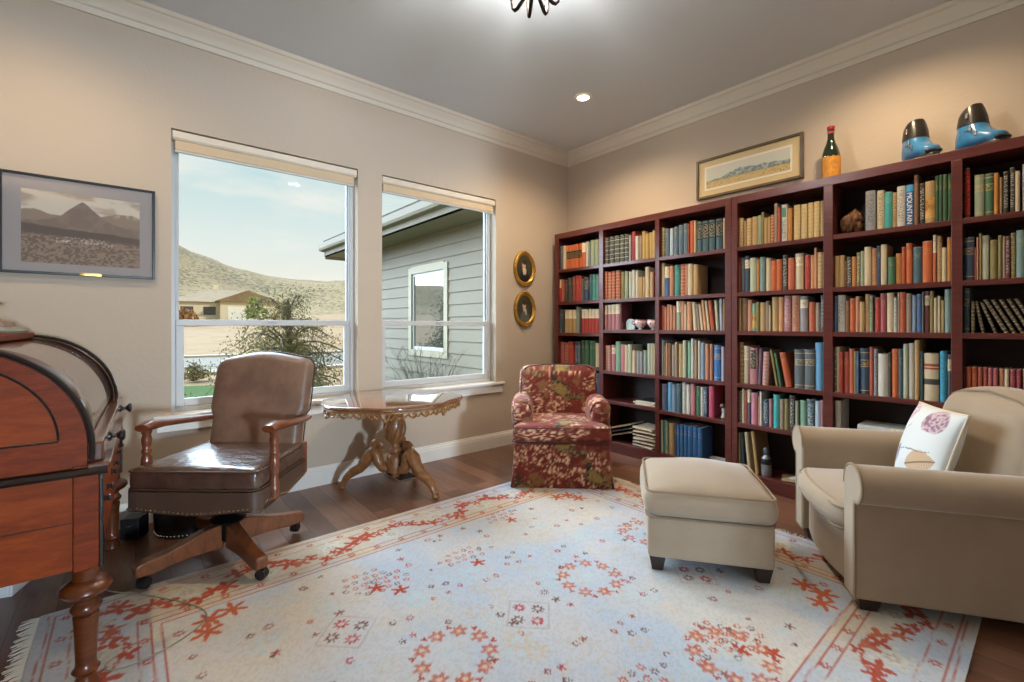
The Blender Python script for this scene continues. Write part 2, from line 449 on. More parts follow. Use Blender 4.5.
# floor register
r = thing('floor_register', 'slotted brown metal floor vent on the planks under the table', 'vent', (-2.095, -.185, .0))
r.rotation_euler = (0,0,.05)
mb = MB(); mb.box(-.09,.09,-.13,-.118,0,.005); mb.box(-.09,.09,.118,.13,0,.005); mb.box(-.09,-.078,-.118,.118,0,.005); mb.box(.078,.09,-.118,.118,0,.005)
mb.build('vent_rim', plain('vent_metal', '8d8070', .4, .5), r, smooth=0)
mb = MB()
for i in range(19): mb.box(-.078, .078, -.117+i*.0125, -.112+i*.0125, 0, .004)
mb.build('louver', M_BRONZE, r, smooth=0)
BOOKS=[
(1,1,1.755,'-0.1426,0.0472,0.247,slate,p,0,0;-0.1904,0.0314,0.246,cream,p,0,0;-0.2262,0.0403,0.241,orange,b,1,0;-0.2671,0.0405,0.24,orange,b,1,0;-0.3082,0.0414,0.24,orange,b,1,0;-0.3502,0.0449,0.239,orange,b,1,0;-0.3958,0.0442,0.241,orange,b,1,0;-0.4406,0.0449,0.239,orange,w,1,0;-0.4861,0.0337,0.247,white,p,0,0;-0.5205,0.0307,0.229,sgreen,p,0,0;-0.5551,0.0451,0.252,sage,p,0,0;-0.6027,0.0481,0.25,sage,p,0,0'),
(1,2,1.42,'-0.1426,0.008,0.236,red,w,0,0;-0.1512,0.0416,0.233,brick,p,0,0;-0.2117,0.0289,0.223,charcoal,p,0,0;-0.2479,0.0541,0.242,charcoal,p,0,0;-0.3189,0.0307,0.251,bred,p,0,0;-0.3552,0.0441,0.258,red,p,0,0;-0.402,0.0326,0.25,red,p,0,0;-0.436,0.0242,0.216,slate,p,0,0;-0.4655,0.057,0.228,navy,l,0,0;-0.5356,0.0338,0.254,tealn,p,0,0;-0.5719,0.0435,0.25,teal,p,0,0;-0.618,0.0328,0.247,gteal,p,0,0'),
(1,3,1.1,'-0.1426,0.0267,0.244,tealn,p,0,0;-0.1722,0.0279,0.232,black,p,0,0;-0.2015,0.0521,0.236,tan,w,1,0;-0.255,0.0512,0.235,tan,w,1,0;-0.3076,0.0531,0.234,tan,w,1,0;-0.3635,0.0426,0.26,ggreen,p,0,0;-0.4088,0.0231,0.226,charcoal,p,0,0;-0.436,0.0376,0.236,red,w,1,0;-0.4789,0.0384,0.235,red,w,1,0;-0.5199,0.0404,0.236,red,w,1,0;-0.5642,0.0385,0.234,red,w,1,0;-0.6065,0.0443,0.233,red,w,1,0'),
(1,4,0.775,'-0.1426,0.0134,0.225,brick,p,0,0;-0.1575,0.0426,0.226,mred,p,0,0;-0.2045,0.0434,0.217,bred,t,0,0;-0.2507,0.0371,0.234,red,p,0,0;-0.2893,0.0408,0.232,red,p,0,0;-0.3441,0.0387,0.229,navy,m,0,0;-0.3856,0.0382,0.23,navy,m,0,0;-0.4292,0.0443,0.249,dgreen,p,0,0;-0.4802,0.0449,0.25,green,p,0,0;-0.5382,0.035,0.247,green,p,0,0;-0.5745,0.0359,0.248,dgreen,p,0,0;-0.6129,0.0442,0.229,cream,p,0,0'),
(1,5,0.46,'-0.5493,0.0525,0.243,navy,p,0,0;-0.6073,0.0542,0.248,blue,p,0,0'),
(2,1,1.755,'-0.7336,0.037,0.25,tgb,T,1,0;-0.7802,0.0516,0.252,tgb,T,1,0;-0.8399,0.0558,0.252,tgb,T,1,0;-0.9009,0.0469,0.251,tgb,T,1,0;-0.9517,0.0409,0.251,tgb,T,1,0;-0.9977,0.0265,0.235,grey,p,0,0;-1.0292,0.0386,0.261,crimson,p,0,0;-1.0727,0.0331,0.216,white,p,0,0;-1.1082,0.0266,0.216,taupe,p,0,0;-1.1372,0.0323,0.248,gold,p,0,0;-1.173,0.0342,0.221,gold,p,0,0;-1.2107,0.0337,0.226,gold,p,0,0;-1.2479,0.0252,0.236,pgold,p,0,0'),
(2,2,1.42,'-0.7336,0.0273,0.264,brick,t,1,0;-0.7692,0.0383,0.259,brick,t,1,0;-0.8115,0.0364,0.261,brick,t,1,0;-0.8533,0.049,0.264,brick,t,1,0;-0.9127,0.0351,0.247,olive,p,0,0;-0.9568,0.0358,0.248,sage,p,0,0;-1.0015,0.034,0.239,celery,p,0,0;-1.0392,0.0273,0.252,white,p,0,0;-1.0677,0.0258,0.249,white,p,0,0;-1.0972,0.0243,0.184,tan,p,0,0;-1.1239,0.0217,0.182,tan,p,0,0;-1.1492,0.0215,0.183,tan,p,0,0;-1.173,0.0389,0.266,cream,p,0,0;-1.2154,0.0302,0.22,tan,t,0,0;-1.2479,0.0161,0.218,bred,p,0,0'),
(2,3,1.137,'-0.7336,0.0232,0.23,mauve,w,1,0;-0.7595,0.0384,0.232,mauve,w,1,0;-0.802,0.0432,0.235,mauve,w,1,0;-0.8492,0.0491,0.237,mauve,w,1,0;-0.9009,0.0209,0.241,maroon,p,0,0'),
(2,4,0.752,'-0.7336,0.0273,0.232,mauve,t,0,0;-0.7637,0.0315,0.233,mauve,t,0,0;-0.8007,0.0419,0.24,rose,c,0,0;-0.8492,0.0543,0.274,mint,p,0,0;-0.9101,0.0428,0.249,rose,p,0,0;-0.9555,0.032,0.245,cream,p,0,0;-0.9913,0.0416,0.252,celery,p,0,0;-1.0379,0.0335,0.2,cream,p,0,0;-1.0788,0.0354,0.197,grey,p,0,0;-1.1167,0.0277,0.193,grey,p,0,0;-1.1492,0.0345,0.205,ggreen,p,0,0;-1.1943,0.0316,0.266,celery,p,0,0;-1.2282,0.0266,0.267,celery,p,0,0;-1.2571,0.0149,0.262,cream,p,0,0'),
(3,1,1.755,'-1.3296,0.0286,0.249,olive,t,0,0;-1.3657,0.0345,0.231,sblue,p,0,0;-1.4075,0.0315,0.23,pblue,p,0,0;-1.4438,0.037,0.235,sblue,p,0,0;-1.4855,0.041,0.244,sblue,p,0,0;-1.5323,0.0345,0.247,sblue,p,0,0;-1.5679,0.0148,0.238,bred,p,0,0;-1.585,0.0394,0.262,rust,p,0,0;-1.6266,0.0133,0.259,cream,p,0,0;-1.6411,0.0483,0.241,tealn,l,1,0;-1.6947,0.0472,0.239,tealn,l,1,0;-1.7472,0.0461,0.238,tealn,l,1,0;-1.7975,0.0512,0.238,tealn,l,1,0;-1.8568,0.0141,0.239,cream,p,0,0'),
(3,2,1.42,'-1.3296,0.0299,0.282,cream,p,0,0;-1.3607,0.0394,0.25,blue,w,0,0;-1.4099,0.0351,0.251,salmon,p,0,0;-1.4498,0.0463,0.254,teal,p,0,0;-1.5019,0.0442,0.257,brick,t,0,0;-1.5473,0.0206,0.254,salmon,p,0,0;-1.5691,0.0419,0.253,cream,p,0,0;-1.6177,0.0388,0.241,tan,p,0,0'),
(3,3,1.137,'-1.3296,0.0323,0.205,brick,p,0,0;-1.3632,0.0173,0.193,salmon,p,0,0;-1.3817,0.0245,0.215,salmon,p,0,0;-1.4123,0.023,0.205,salmon,p,0,0;-1.4377,0.0228,0.2,salmon,p,0,0;-1.4653,0.039,0.239,sage,w,0,0;-1.5113,0.0325,0.237,salmon,p,0,0;-1.545,0.0172,0.209,cream,p,0,0;-1.5634,0.0386,0.23,peach,p,0,0;-1.6065,0.0346,0.226,cream,p,0,4;-1.6455,0.0209,0.206,taupe,p,0,6;-1.6686,0.0218,0.207,cream,p,0,6;-1.6937,0.0226,0.243,peach,p,0,6;-1.7195,0.0224,0.234,cream,p,0,6;-1.7472,0.0316,0.233,rust,p,0,6;-1.7944,0.0248,0.233,celery,p,0,4;-1.8274,0.0264,0.243,lav,p,0,2;-1.8568,0.0131,0.243,tan,p,0,0'),
(3,4,0.752,'-1.3296,0.008,0.316,blue,p,0,0;-1.3382,0.0125,0.299,pblue,p,0,0;-1.3545,0.0174,0.258,olive,p,0,0;-1.3731,0.0172,0.278,salmon,p,0,0;-1.3916,0.0244,0.273,brown,p,0,0;-1.4245,0.0325,0.264,taupe,p,0,0;-1.4581,0.0226,0.286,taupe,p,0,0;-1.4843,0.041,0.273,tan,p,0,0;-1.5288,0.0288,0.302,celery,p,0,0;-1.5714,0.0272,0.293,mint,p,0,0;-1.6008,0.0213,0.317,white,p,0,0;-1.6244,0.0244,0.302,taupe,p,0,0;-1.6554,0.0176,0.302,cream,p,0,0;-1.6752,0.0358,0.288,steel,p,0,0;-1.7184,0.0277,0.28,salmon,p,0,0;-1.7483,0.0253,0.279,salmon,m,0,0;-1.7819,0.0506,0.273,bluew,f,0,0;-1.8437,0.0253,0.262,lav,p,0,0'),
(3,5,0.46,'-1.3296,0.0299,0.221,peri,p,0,0;-1.3619,0.0259,0.219,navy,p,0,0;-1.3916,0.039,0.242,sky,p,0,0;-1.4317,0.0348,0.226,steel,p,0,0;-1.4701,0.0459,0.236,tealn,p,0,0;-1.523,0.0312,0.252,white,m,0,0;-1.5576,0.0353,0.239,white,p,0,0;-1.5952,0.0381,0.248,rose,p,0,0;-1.6377,0.0352,0.234,green,p,0,0;-1.6752,0.0261,0.229,white,m,0,0;-1.7034,0.0311,0.234,navy,m,0,0;-1.7419,0.0421,0.245,hpink,p,0,0'),
(3,6,0.1,'-1.3296,0.0186,0.272,celery,p,0,0;-1.3495,0.0236,0.276,teal,p,0,0;-1.3743,0.0197,0.269,sage,m,0,0;-1.3952,0.0497,0.258,tan,p,0,0;-1.4546,0.0203,0.26,navy,p,1,0;-1.476,0.0248,0.259,bluew,p,1,0;-1.5031,0.0268,0.263,bluew,p,1,0;-1.5323,0.03,0.263,bluew,p,1,0;-1.5645,0.0408,0.264,bluew,p,1,0;-1.6087,0.0379,0.266,bluew,p,1,0;-1.6488,0.0394,0.262,bluew,p,1,0'),
(4,1,1.755,'-1.9776,0.028,0.214,tan,t,0,0;-2.007,0.0222,0.19,tan,p,0,0;-2.0327,0.0329,0.202,tan,t,0,0;-2.069,0.041,0.206,tan,p,0,0;-2.1113,0.0225,0.21,sage,p,0,0;-2.1345,0.0158,0.228,olive,p,0,0;-2.1516,0.024,0.185,tan,p,0,0;-2.1776,0.0167,0.188,tan,p,0,0;-2.1962,0.0223,0.198,rust,t,0,0;-2.2197,0.0202,0.273,taupe,p,0,0;-2.2411,0.0168,0.241,brick,p,0,0;-2.2617,0.0387,0.255,white,g,0,0;-2.3022,0.0278,0.222,amber,p,0,0;-2.3408,0.0396,0.236,pgold,t,1,0;-2.3833,0.0371,0.234,pgold,t,1,0;-2.4232,0.0324,0.237,pgold,t,1,0;-2.4584,0.0335,0.237,pgold,t,1,0;-2.4941,0.0242,0.236,pgold,t,1,0'),
(4,2,1.42,'-1.9776,0.008,0.257,brick,p,0,0;-1.9908,0.0266,0.256,slate,p,0,0;-2.0188,0.0324,0.263,navy,c,0,0;-2.0547,0.0447,0.246,celery,p,0,0;-2.1,0.02,0.23,amber,p,0,0;-2.1233,0.0335,0.244,gteal,p,0,0;-2.1594,0.0355,0.233,cream,p,0,0;-2.1962,0.033,0.211,orange,p,0,0;-2.2317,0.0349,0.215,orange,p,0,0;-2.2716,0.0294,0.241,charcoal,m,0,0;-2.3041,0.0391,0.217,terra,p,0,0;-2.3456,0.0506,0.244,cream,c,0,0;-2.4077,0.0292,0.225,red,p,0,0;-2.4381,0.0243,0.222,peach,p,0,0;-2.4635,0.014,0.268,peach,p,0,0;-2.4786,0.0397,0.235,tan,t,0,0'),
(4,3,1.137,'-1.9776,0.0161,0.242,tan,p,0,0;-1.9958,0.0431,0.24,brown,p,0,0;-2.0396,0.0294,0.224,salmon,p,0,0;-2.0703,0.0256,0.198,mint,d,0,0;-2.0973,0.024,0.204,olive,p,0,0;-2.1233,0.0394,0.203,tan,p,0,0;-2.164,0.0181,0.212,taupe,p,0,0;-2.1827,0.0109,0.181,cream,p,0,0;-2.2,0.0442,0.24,tan,p,0,0;-2.248,0.0297,0.236,peach,p,0,0;-2.2808,0.0426,0.243,mauve,m,0,0;-2.3246,0.0499,0.243,salmon,m,0,0;-2.3757,0.0464,0.236,grey,c,0,0;-2.4307,0.0356,0.195,terra,p,0,0;-2.4674,0.0289,0.187,taupe,p,0,0;-2.4991,0.0187,0.237,slate,m,0,0'),
(4,4,0.752,'-1.9776,0.0287,0.3,brown,t,0,0;-2.0084,0.0339,0.274,cream,w,0,0;-2.0458,0.0582,0.263,mauve,l,0,0;-2.1107,0.0252,0.258,purple,p,0,-2;-2.1391,0.0455,0.236,mauve,t,0,-2;-2.2077,0.0165,0.255,olive,p,0,9;-2.2292,0.0188,0.229,green,p,0,9;-2.2654,0.0429,0.238,rust,p,0,10;-2.342,0.0582,0.261,slate,f,1,0;-2.4054,0.0581,0.264,slate,f,1,0;-2.4652,0.0498,0.311,sky,p,0,0'),
(4,5,0.46,'-1.9776,0.0203,0.231,slate,t,0,0;-1.9993,0.0188,0.251,cream,p,0,0;-2.0195,0.0166,0.237,brick,p,0,0;-2.0375,0.0226,0.25,purple,w,0,0;-2.0615,0.0445,0.229,pink,p,0,0;-2.1087,0.012,0.205,salmon,p,0,0;-2.122,0.0172,0.242,white,p,0,0;-2.1404,0.0416,0.189,navy,m,0,0;-2.184,0.0224,0.197,mauve,p,0,0;-2.2128,0.0409,0.233,turq,p,0,0;-2.2549,0.0254,0.204,taupe,p,0,0;-2.2827,0.028,0.208,olive,p,0,0;-2.3144,0.0348,0.236,black,m,0,0;-2.3503,0.0213,0.205,sage,p,0,0;-2.3763,0.0406,0.212,mint,p,0,0;-2.4181,0.0471,0.225,tealn,m,0,0;-2.4663,0.0322,0.22,pblue,p,0,0;-2.5002,0.0165,0.23,mauve,p,0,0'),
(4,6,0.1,'-1.9776,0.008,0.282,celery,p,0,0;-1.9894,0.0182,0.281,tealn,p,0,2;-2.0244,0.0276,0.292,cream,p,0,5;-2.071,0.027,0.307,tan,p,0,6'),
(5,1,1.755,'-2.735,0.0505,0.243,grey,m,0,0;-2.7904,0.0359,0.236,cream,m,0,0;-2.8275,0.0375,0.217,turq,p,0,0;-2.8662,0.0199,0.206,tan,m,0,0;-2.8867,0.0391,0.237,white,m,0,0;-2.9263,0.036,0.237,bluew,x,0,0;-2.9629,0.0199,0.287,brown,p,0,0;-2.9856,0.0235,0.232,black,m,0,0;-3.0106,0.0422,0.236,tan,d,0,0;-3.0535,0.0141,0.259,dgreen,p,1,0;-3.0686,0.0146,0.26,dgreen,p,1,0;-3.0843,0.0186,0.26,dgreen,p,1,0;-3.1038,0.0172,0.258,dgreen,p,1,0'),
(5,2,1.42,'-2.5756,0.0242,0.201,tan,p,0,0;-2.6012,0.0283,0.2,tan,p,0,0;-2.6302,0.0107,0.163,brown,p,0,0;-2.6422,0.0251,0.185,charcoal,m,0,0;-2.668,0.0222,0.185,amber,p,0,0;-2.6914,0.0187,0.208,olive,m,0,0;-2.7114,0.0185,0.215,sage,p,0,0;-2.7305,0.0346,0.237,cream,p,0,0;-2.7657,0.0241,0.225,peach,m,0,0;-2.7904,0.0195,0.238,navy,p,0,0;-2.8112,0.0289,0.242,cream,p,0,0;-2.8431,0.0366,0.162,green,p,0,0;-2.8802,0.0266,0.181,amber,p,0,0;-2.9075,0.0177,0.215,rust,p,0,0;-2.9263,0.0293,0.234,orange,p,0,0;-2.9584,0.0397,0.207,tealn,p,0,0;-2.9998,0.0425,0.234,orange,p,0,0;-3.0439,0.0148,0.265,terra,w,0,0;-3.0608,0.0199,0.257,tan,m,0,0;-3.0817,0.0196,0.189,cream,p,0,0;-3.1023,0.0187,0.243,amber,p,0,0'),
(5,3,1.137,'-2.5756,0.0133,0.224,blue,p,0,0;-2.5896,0.0419,0.232,white,m,0,0;-2.6342,0.0213,0.194,brown,p,0,0;-2.6568,0.0288,0.209,orange,p,0,0;-2.6863,0.02,0.22,salmon,p,0,0;-2.7069,0.0255,0.186,tan,p,0,0;-2.7337,0.0239,0.232,tan,p,0,0;-2.7582,0.0162,0.221,sage,m,0,0;-2.775,0.008,0.216,black,p,0,0;-2.7843,0.0239,0.208,red,p,0,0;-2.8094,0.0289,0.231,mred,p,0,0;-2.8401,0.0331,0.233,cream,p,0,0;-2.8738,0.014,0.205,white,m,0,0;-2.8884,0.0098,0.233,white,p,0,0;-2.8994,0.0281,0.233,rust,p,0,0;-2.9281,0.0242,0.225,taupe,p,0,0;-2.9556,0.0189,0.213,steel,p,0,0;-2.9756,0.0209,0.219,blue,p,0,0;-2.9976,0.0092,0.231,slate,p,0,0;-3.0075,0.0231,0.232,maroon,c,0,0;-3.0316,0.0165,0.232,olive,p,0,0;-3.0487,0.0131,0.194,cream,p,0,0;-3.0629,0.0131,0.204,cream,p,0,0;-3.0766,0.0134,0.18,pgold,p,0,0;-3.0925,0.0281,0.239,gteal,p,0,0'),
(5,4,0.752,'-2.5756,0.0099,0.286,slate,T,0,0;-2.5862,0.017,0.287,cream,p,0,0;-2.6039,0.0182,0.256,red,p,0,0;-2.6235,0.028,0.257,brick,p,0,0;-2.6528,0.025,0.278,terra,p,0,0;-2.6791,0.0123,0.263,olive,p,0,0;-2.6921,0.0123,0.263,blue,p,0,0;-2.7056,0.0476,0.284,navy,f,0,0;-2.7557,0.0205,0.294,brick,p,0,0;-2.7769,0.0172,0.283,grey,m,0,0;-2.7947,0.0507,0.255,white,p,0,0;-2.846,0.013,0.263,charcoal,p,0,0;-2.8609,0.0327,0.285,orange,p,0,0;-2.8942,0.0201,0.286,tealn,p,0,0;-2.9155,0.0227,0.316,celery,p,0,0;-2.9388,0.0246,0.32,white,p,0,0;-2.9662,0.0221,0.341,tan,p,0,0;-2.9894,0.0131,0.277,tealn,p,0,0;-3.0052,0.0645,0.268,cream,r,0,0;-3.0739,0.0284,0.282,cyan,m,0,0;-3.1033,0.0168,0.264,slate,c,0,0'),
(5,5,0.46,'-2.5756,0.0344,0.238,white,R,0,0'),
(6,1,1.755,'-3.1694,0.0233,0.271,black,V,0,0;-3.2091,0.0376,0.223,sage,f,0,0;-3.2482,0.0322,0.222,green,f,0,0;-3.2812,0.0177,0.216,amber,p,0,0;-3.2996,0.0117,0.191,tan,p,0,0;-3.3138,0.0198,0.215,black,m,0,0;-3.3366,0.0181,0.233,charcoal,m,0,0;-3.3558,0.0172,0.207,cream,p,0,0;-3.3803,0.0166,0.237,lav,p,0,0;-3.3996,0.0171,0.232,slate,p,0,0;-3.4201,0.0235,0.211,tan,p,0,0'),
(6,2,1.42,'-3.1676,0.0411,0.231,navy,f,0,0;-3.2093,0.0071,0.173,brick,p,0,0;-3.2171,0.008,0.227,peach,p,0,0;-3.2257,0.0104,0.248,tan,p,0,0;-3.2368,0.0272,0.233,celery,p,0,0;-3.2667,0.0278,0.204,olive,p,0,0;-3.2951,0.0151,0.225,olive,p,0,0;-3.3108,0.0099,0.22,cream,p,0,0;-3.3215,0.0172,0.216,maroon,m,0,0;-3.3394,0.0185,0.231,olive,t,0,0;-3.3593,0.0335,0.24,gteal,p,0,0;-3.3945,0.0188,0.231,brown,p,0,0;-3.415,0.0219,0.207,tan,p,0,0'),
(6,3,1.137,'-3.1676,0.0231,0.243,tealn,f,0,0;-3.1964,0.0147,0.171,black,t,1,0;-3.2194,0.0158,0.17,black,t,1,9;-3.253,0.0151,0.169,black,t,1,18;-3.2771,0.019,0.189,black,t,1,24;-3.3055,0.0171,0.187,black,t,1,24;-3.3334,0.0168,0.188,black,t,1,24;-3.3608,0.0174,0.189,black,t,1,24;-3.3878,0.0171,0.19,black,t,1,24'),
(6,4,0.752,'-3.1676,0.0075,0.201,maroon,p,1,0;-3.1764,0.0211,0.201,terra,p,1,0;-3.1996,0.0199,0.203,rust,p,1,0;-3.222,0.0172,0.202,brick,p,1,0;-3.2404,0.0174,0.202,brick,p,1,0;-3.2598,0.0172,0.202,mred,p,1,0;-3.2787,0.0174,0.201,mred,p,1,0;-3.2984,0.0176,0.2,salmon,p,1,0;-3.3187,0.0177,0.201,cream,p,1,0;-3.3387,0.0198,0.201,crimson,p,1,0;-3.36,0.018,0.201,crimson,p,1,0;-3.381,0.0178,0.202,peach,p,1,0'),
]
# ================================================================ BOOKCASES
SH = {1:1.755, 2:1.42, 3:1.137, 4:.752, 5:.46, 6:.10}
def bookcase(label, ya, yb, pans):
    """ya nearer the windows, pans = [(y_hi, y_lo, {row: z})] inner bays"""
    r = thing('bookcase', label, 'bookcase', (-.15, (ya+yb)/2, 0), 0, 'cherry bookcases along the wall')
    cy = (ya+yb)/2; cx = -.15; X0, X1 = -.30-cx, -.014-cx
    e = .0
    ins = [p[:2] for p in pans]
    MB().box(X0, X1, ins[0][0]-cy, ya-cy, 0, 2.131).build('side_panel', M_CHERRY, r, smooth=0, bevel=.002)
    MB().box(X0, X1, yb-cy, ins[-1][1]-cy, 0, 2.131).build('side_panel', M_CHERRY, r, smooth=0, bevel=.002)
    for i in range(len(ins)-1):
        MB().box(X0, X1-.012, ins[i+1][0]-cy, ins[i][1]-cy, .0, 2.075).build('divider', M_CHERRY, r, smooth=0, bevel=.002)
    a, b = ins[0][0]-cy-.0005, ins[-1][1]-cy+.0005
    MB().box(X0, X1, b, a, 2.075, 2.131).build('top_panel', M_CHERRY, r, smooth=0, bevel=.002)
    MB().box(X1-.012, X1, b, a, .0, 2.075).build('back_panel', M_BACK, r, smooth=0)
    for hi, lo, zs in pans:
        for row, z in zs.items():
            z0 = z-.03 if row < 6 else .0
            MB().box(X0+.002, X1-.0125, lo-cy+.0005, hi-cy-.0005, z0, z).build('plinth_shelf' if row == 6 else 'shelf', M_CHERRY, r, smooth=0, bevel=.0015)
    return r
z1 = dict(SH); z1[3] = 1.10; z1[4] = .775
z2 = dict(SH); z2[5] = .475
bookcase('dark cherry bookcase standing nearest the windows, behind the floral armchair', -.09, -1.9325, [(-.141,-.684,z1),(-.732,-1.29,z2),(-1.328,-1.887,SH)])
bookcase('dark cherry bookcase behind the tan armchair with boots and a bottle on top', -1.936, -3.757, [(-1.976,-2.523,SH),(-2.574,-3.122,SH),(-3.166,-3.712,SH)])

PAL = dict(slate='5a676e',cream='d8c6a2',orange='d0662f',white='d6d2c6',sgreen='7a8b83',sage='9dab90',brick='b04d3e',charcoal='42423f',bred='93493f',red='b83a31',
 navy='2a4b66',tealn='3a626d',teal='37998f',gteal='7c9c98',tan='bf9c66',ggreen='8fa096',mred='b0525a',dgreen='30603f',green='3a7152',blue='3f6ca0',tgb='2f3b34',
 grey='989a9c',crimson='9f3042',taupe='9c8a78',gold='c3a25c',pgold='d0b47c',celery='bcc2a6',olive='8b7f4a',mauve='b57a80',maroon='6a2a35',mint='84b397',rose='cc8085',
 sblue='5c778a',rust='bd532c',salmon='cb8c6e',sky='66a9d0',pblue='b8cbd9',steel='7e98b0',peri='8793bf',hpink='cc4c6c',pink='cc8294',amber='c6833a',terra='c96644',
 peach='d99c70',brown='8a6245',black='26241f',purple='62506a',turq='31aba4',bluew='2c74b2',lav='b0adbc',cyan='2aa5cc')
WORD = dict(slate='slate-grey',cream='cream',orange='orange',white='off-white',sgreen='grey-green',sage='sage-green',brick='brick-red',charcoal='charcoal',bred='brown-red',red='red',
 navy='navy',tealn='dark teal',teal='teal',gteal='grey-teal',tan='tan',ggreen='pale grey-green',mred='dusty red',dgreen='dark green',green='green',blue='blue',tgb='green-black',
 grey='grey',crimson='crimson',taupe='taupe',gold='gold',pgold='pale gold',celery='celery-green',olive='olive',mauve='mauve',maroon='maroon',mint='mint-green',rose='rose',
 sblue='slate-blue',rust='rust-red',salmon='salmon',sky='sky-blue',pblue='pale blue',steel='steel-blue',peri='periwinkle',hpink='hot-pink',pink='pink',amber='amber',terra='terracotta',
 peach='peach',brown='brown',black='black',purple='purple',turq='turquoise',bluew='bright blue',lav='lavender',cyan='cyan')
SWORD = {'p':'','t':'tooled ','T':'white-banded ','l':'dark-labelled ','c':'cream-labelled ','w':'two-tone ','m':'marked ','b':'black-banded ','f':'gilt-banded ','g':'green-titled ','d':'pictorial ','x':'white-titled ','r':'banded ','R':'red-footed ','V':'red-titled '}
ORD = 'first second third fourth fifth sixth seventh eighth ninth tenth eleventh twelfth thirteenth fourteenth fifteenth sixteenth seventeenth eighteenth nineteenth twentieth twenty-first twenty-second twenty-third twenty-fourth twenty-fifth twenty-sixth'.split()
ROWW = {1:'top', 2:'second', 3:'third', 4:'fourth', 5:'fifth', 6:'bottom'}

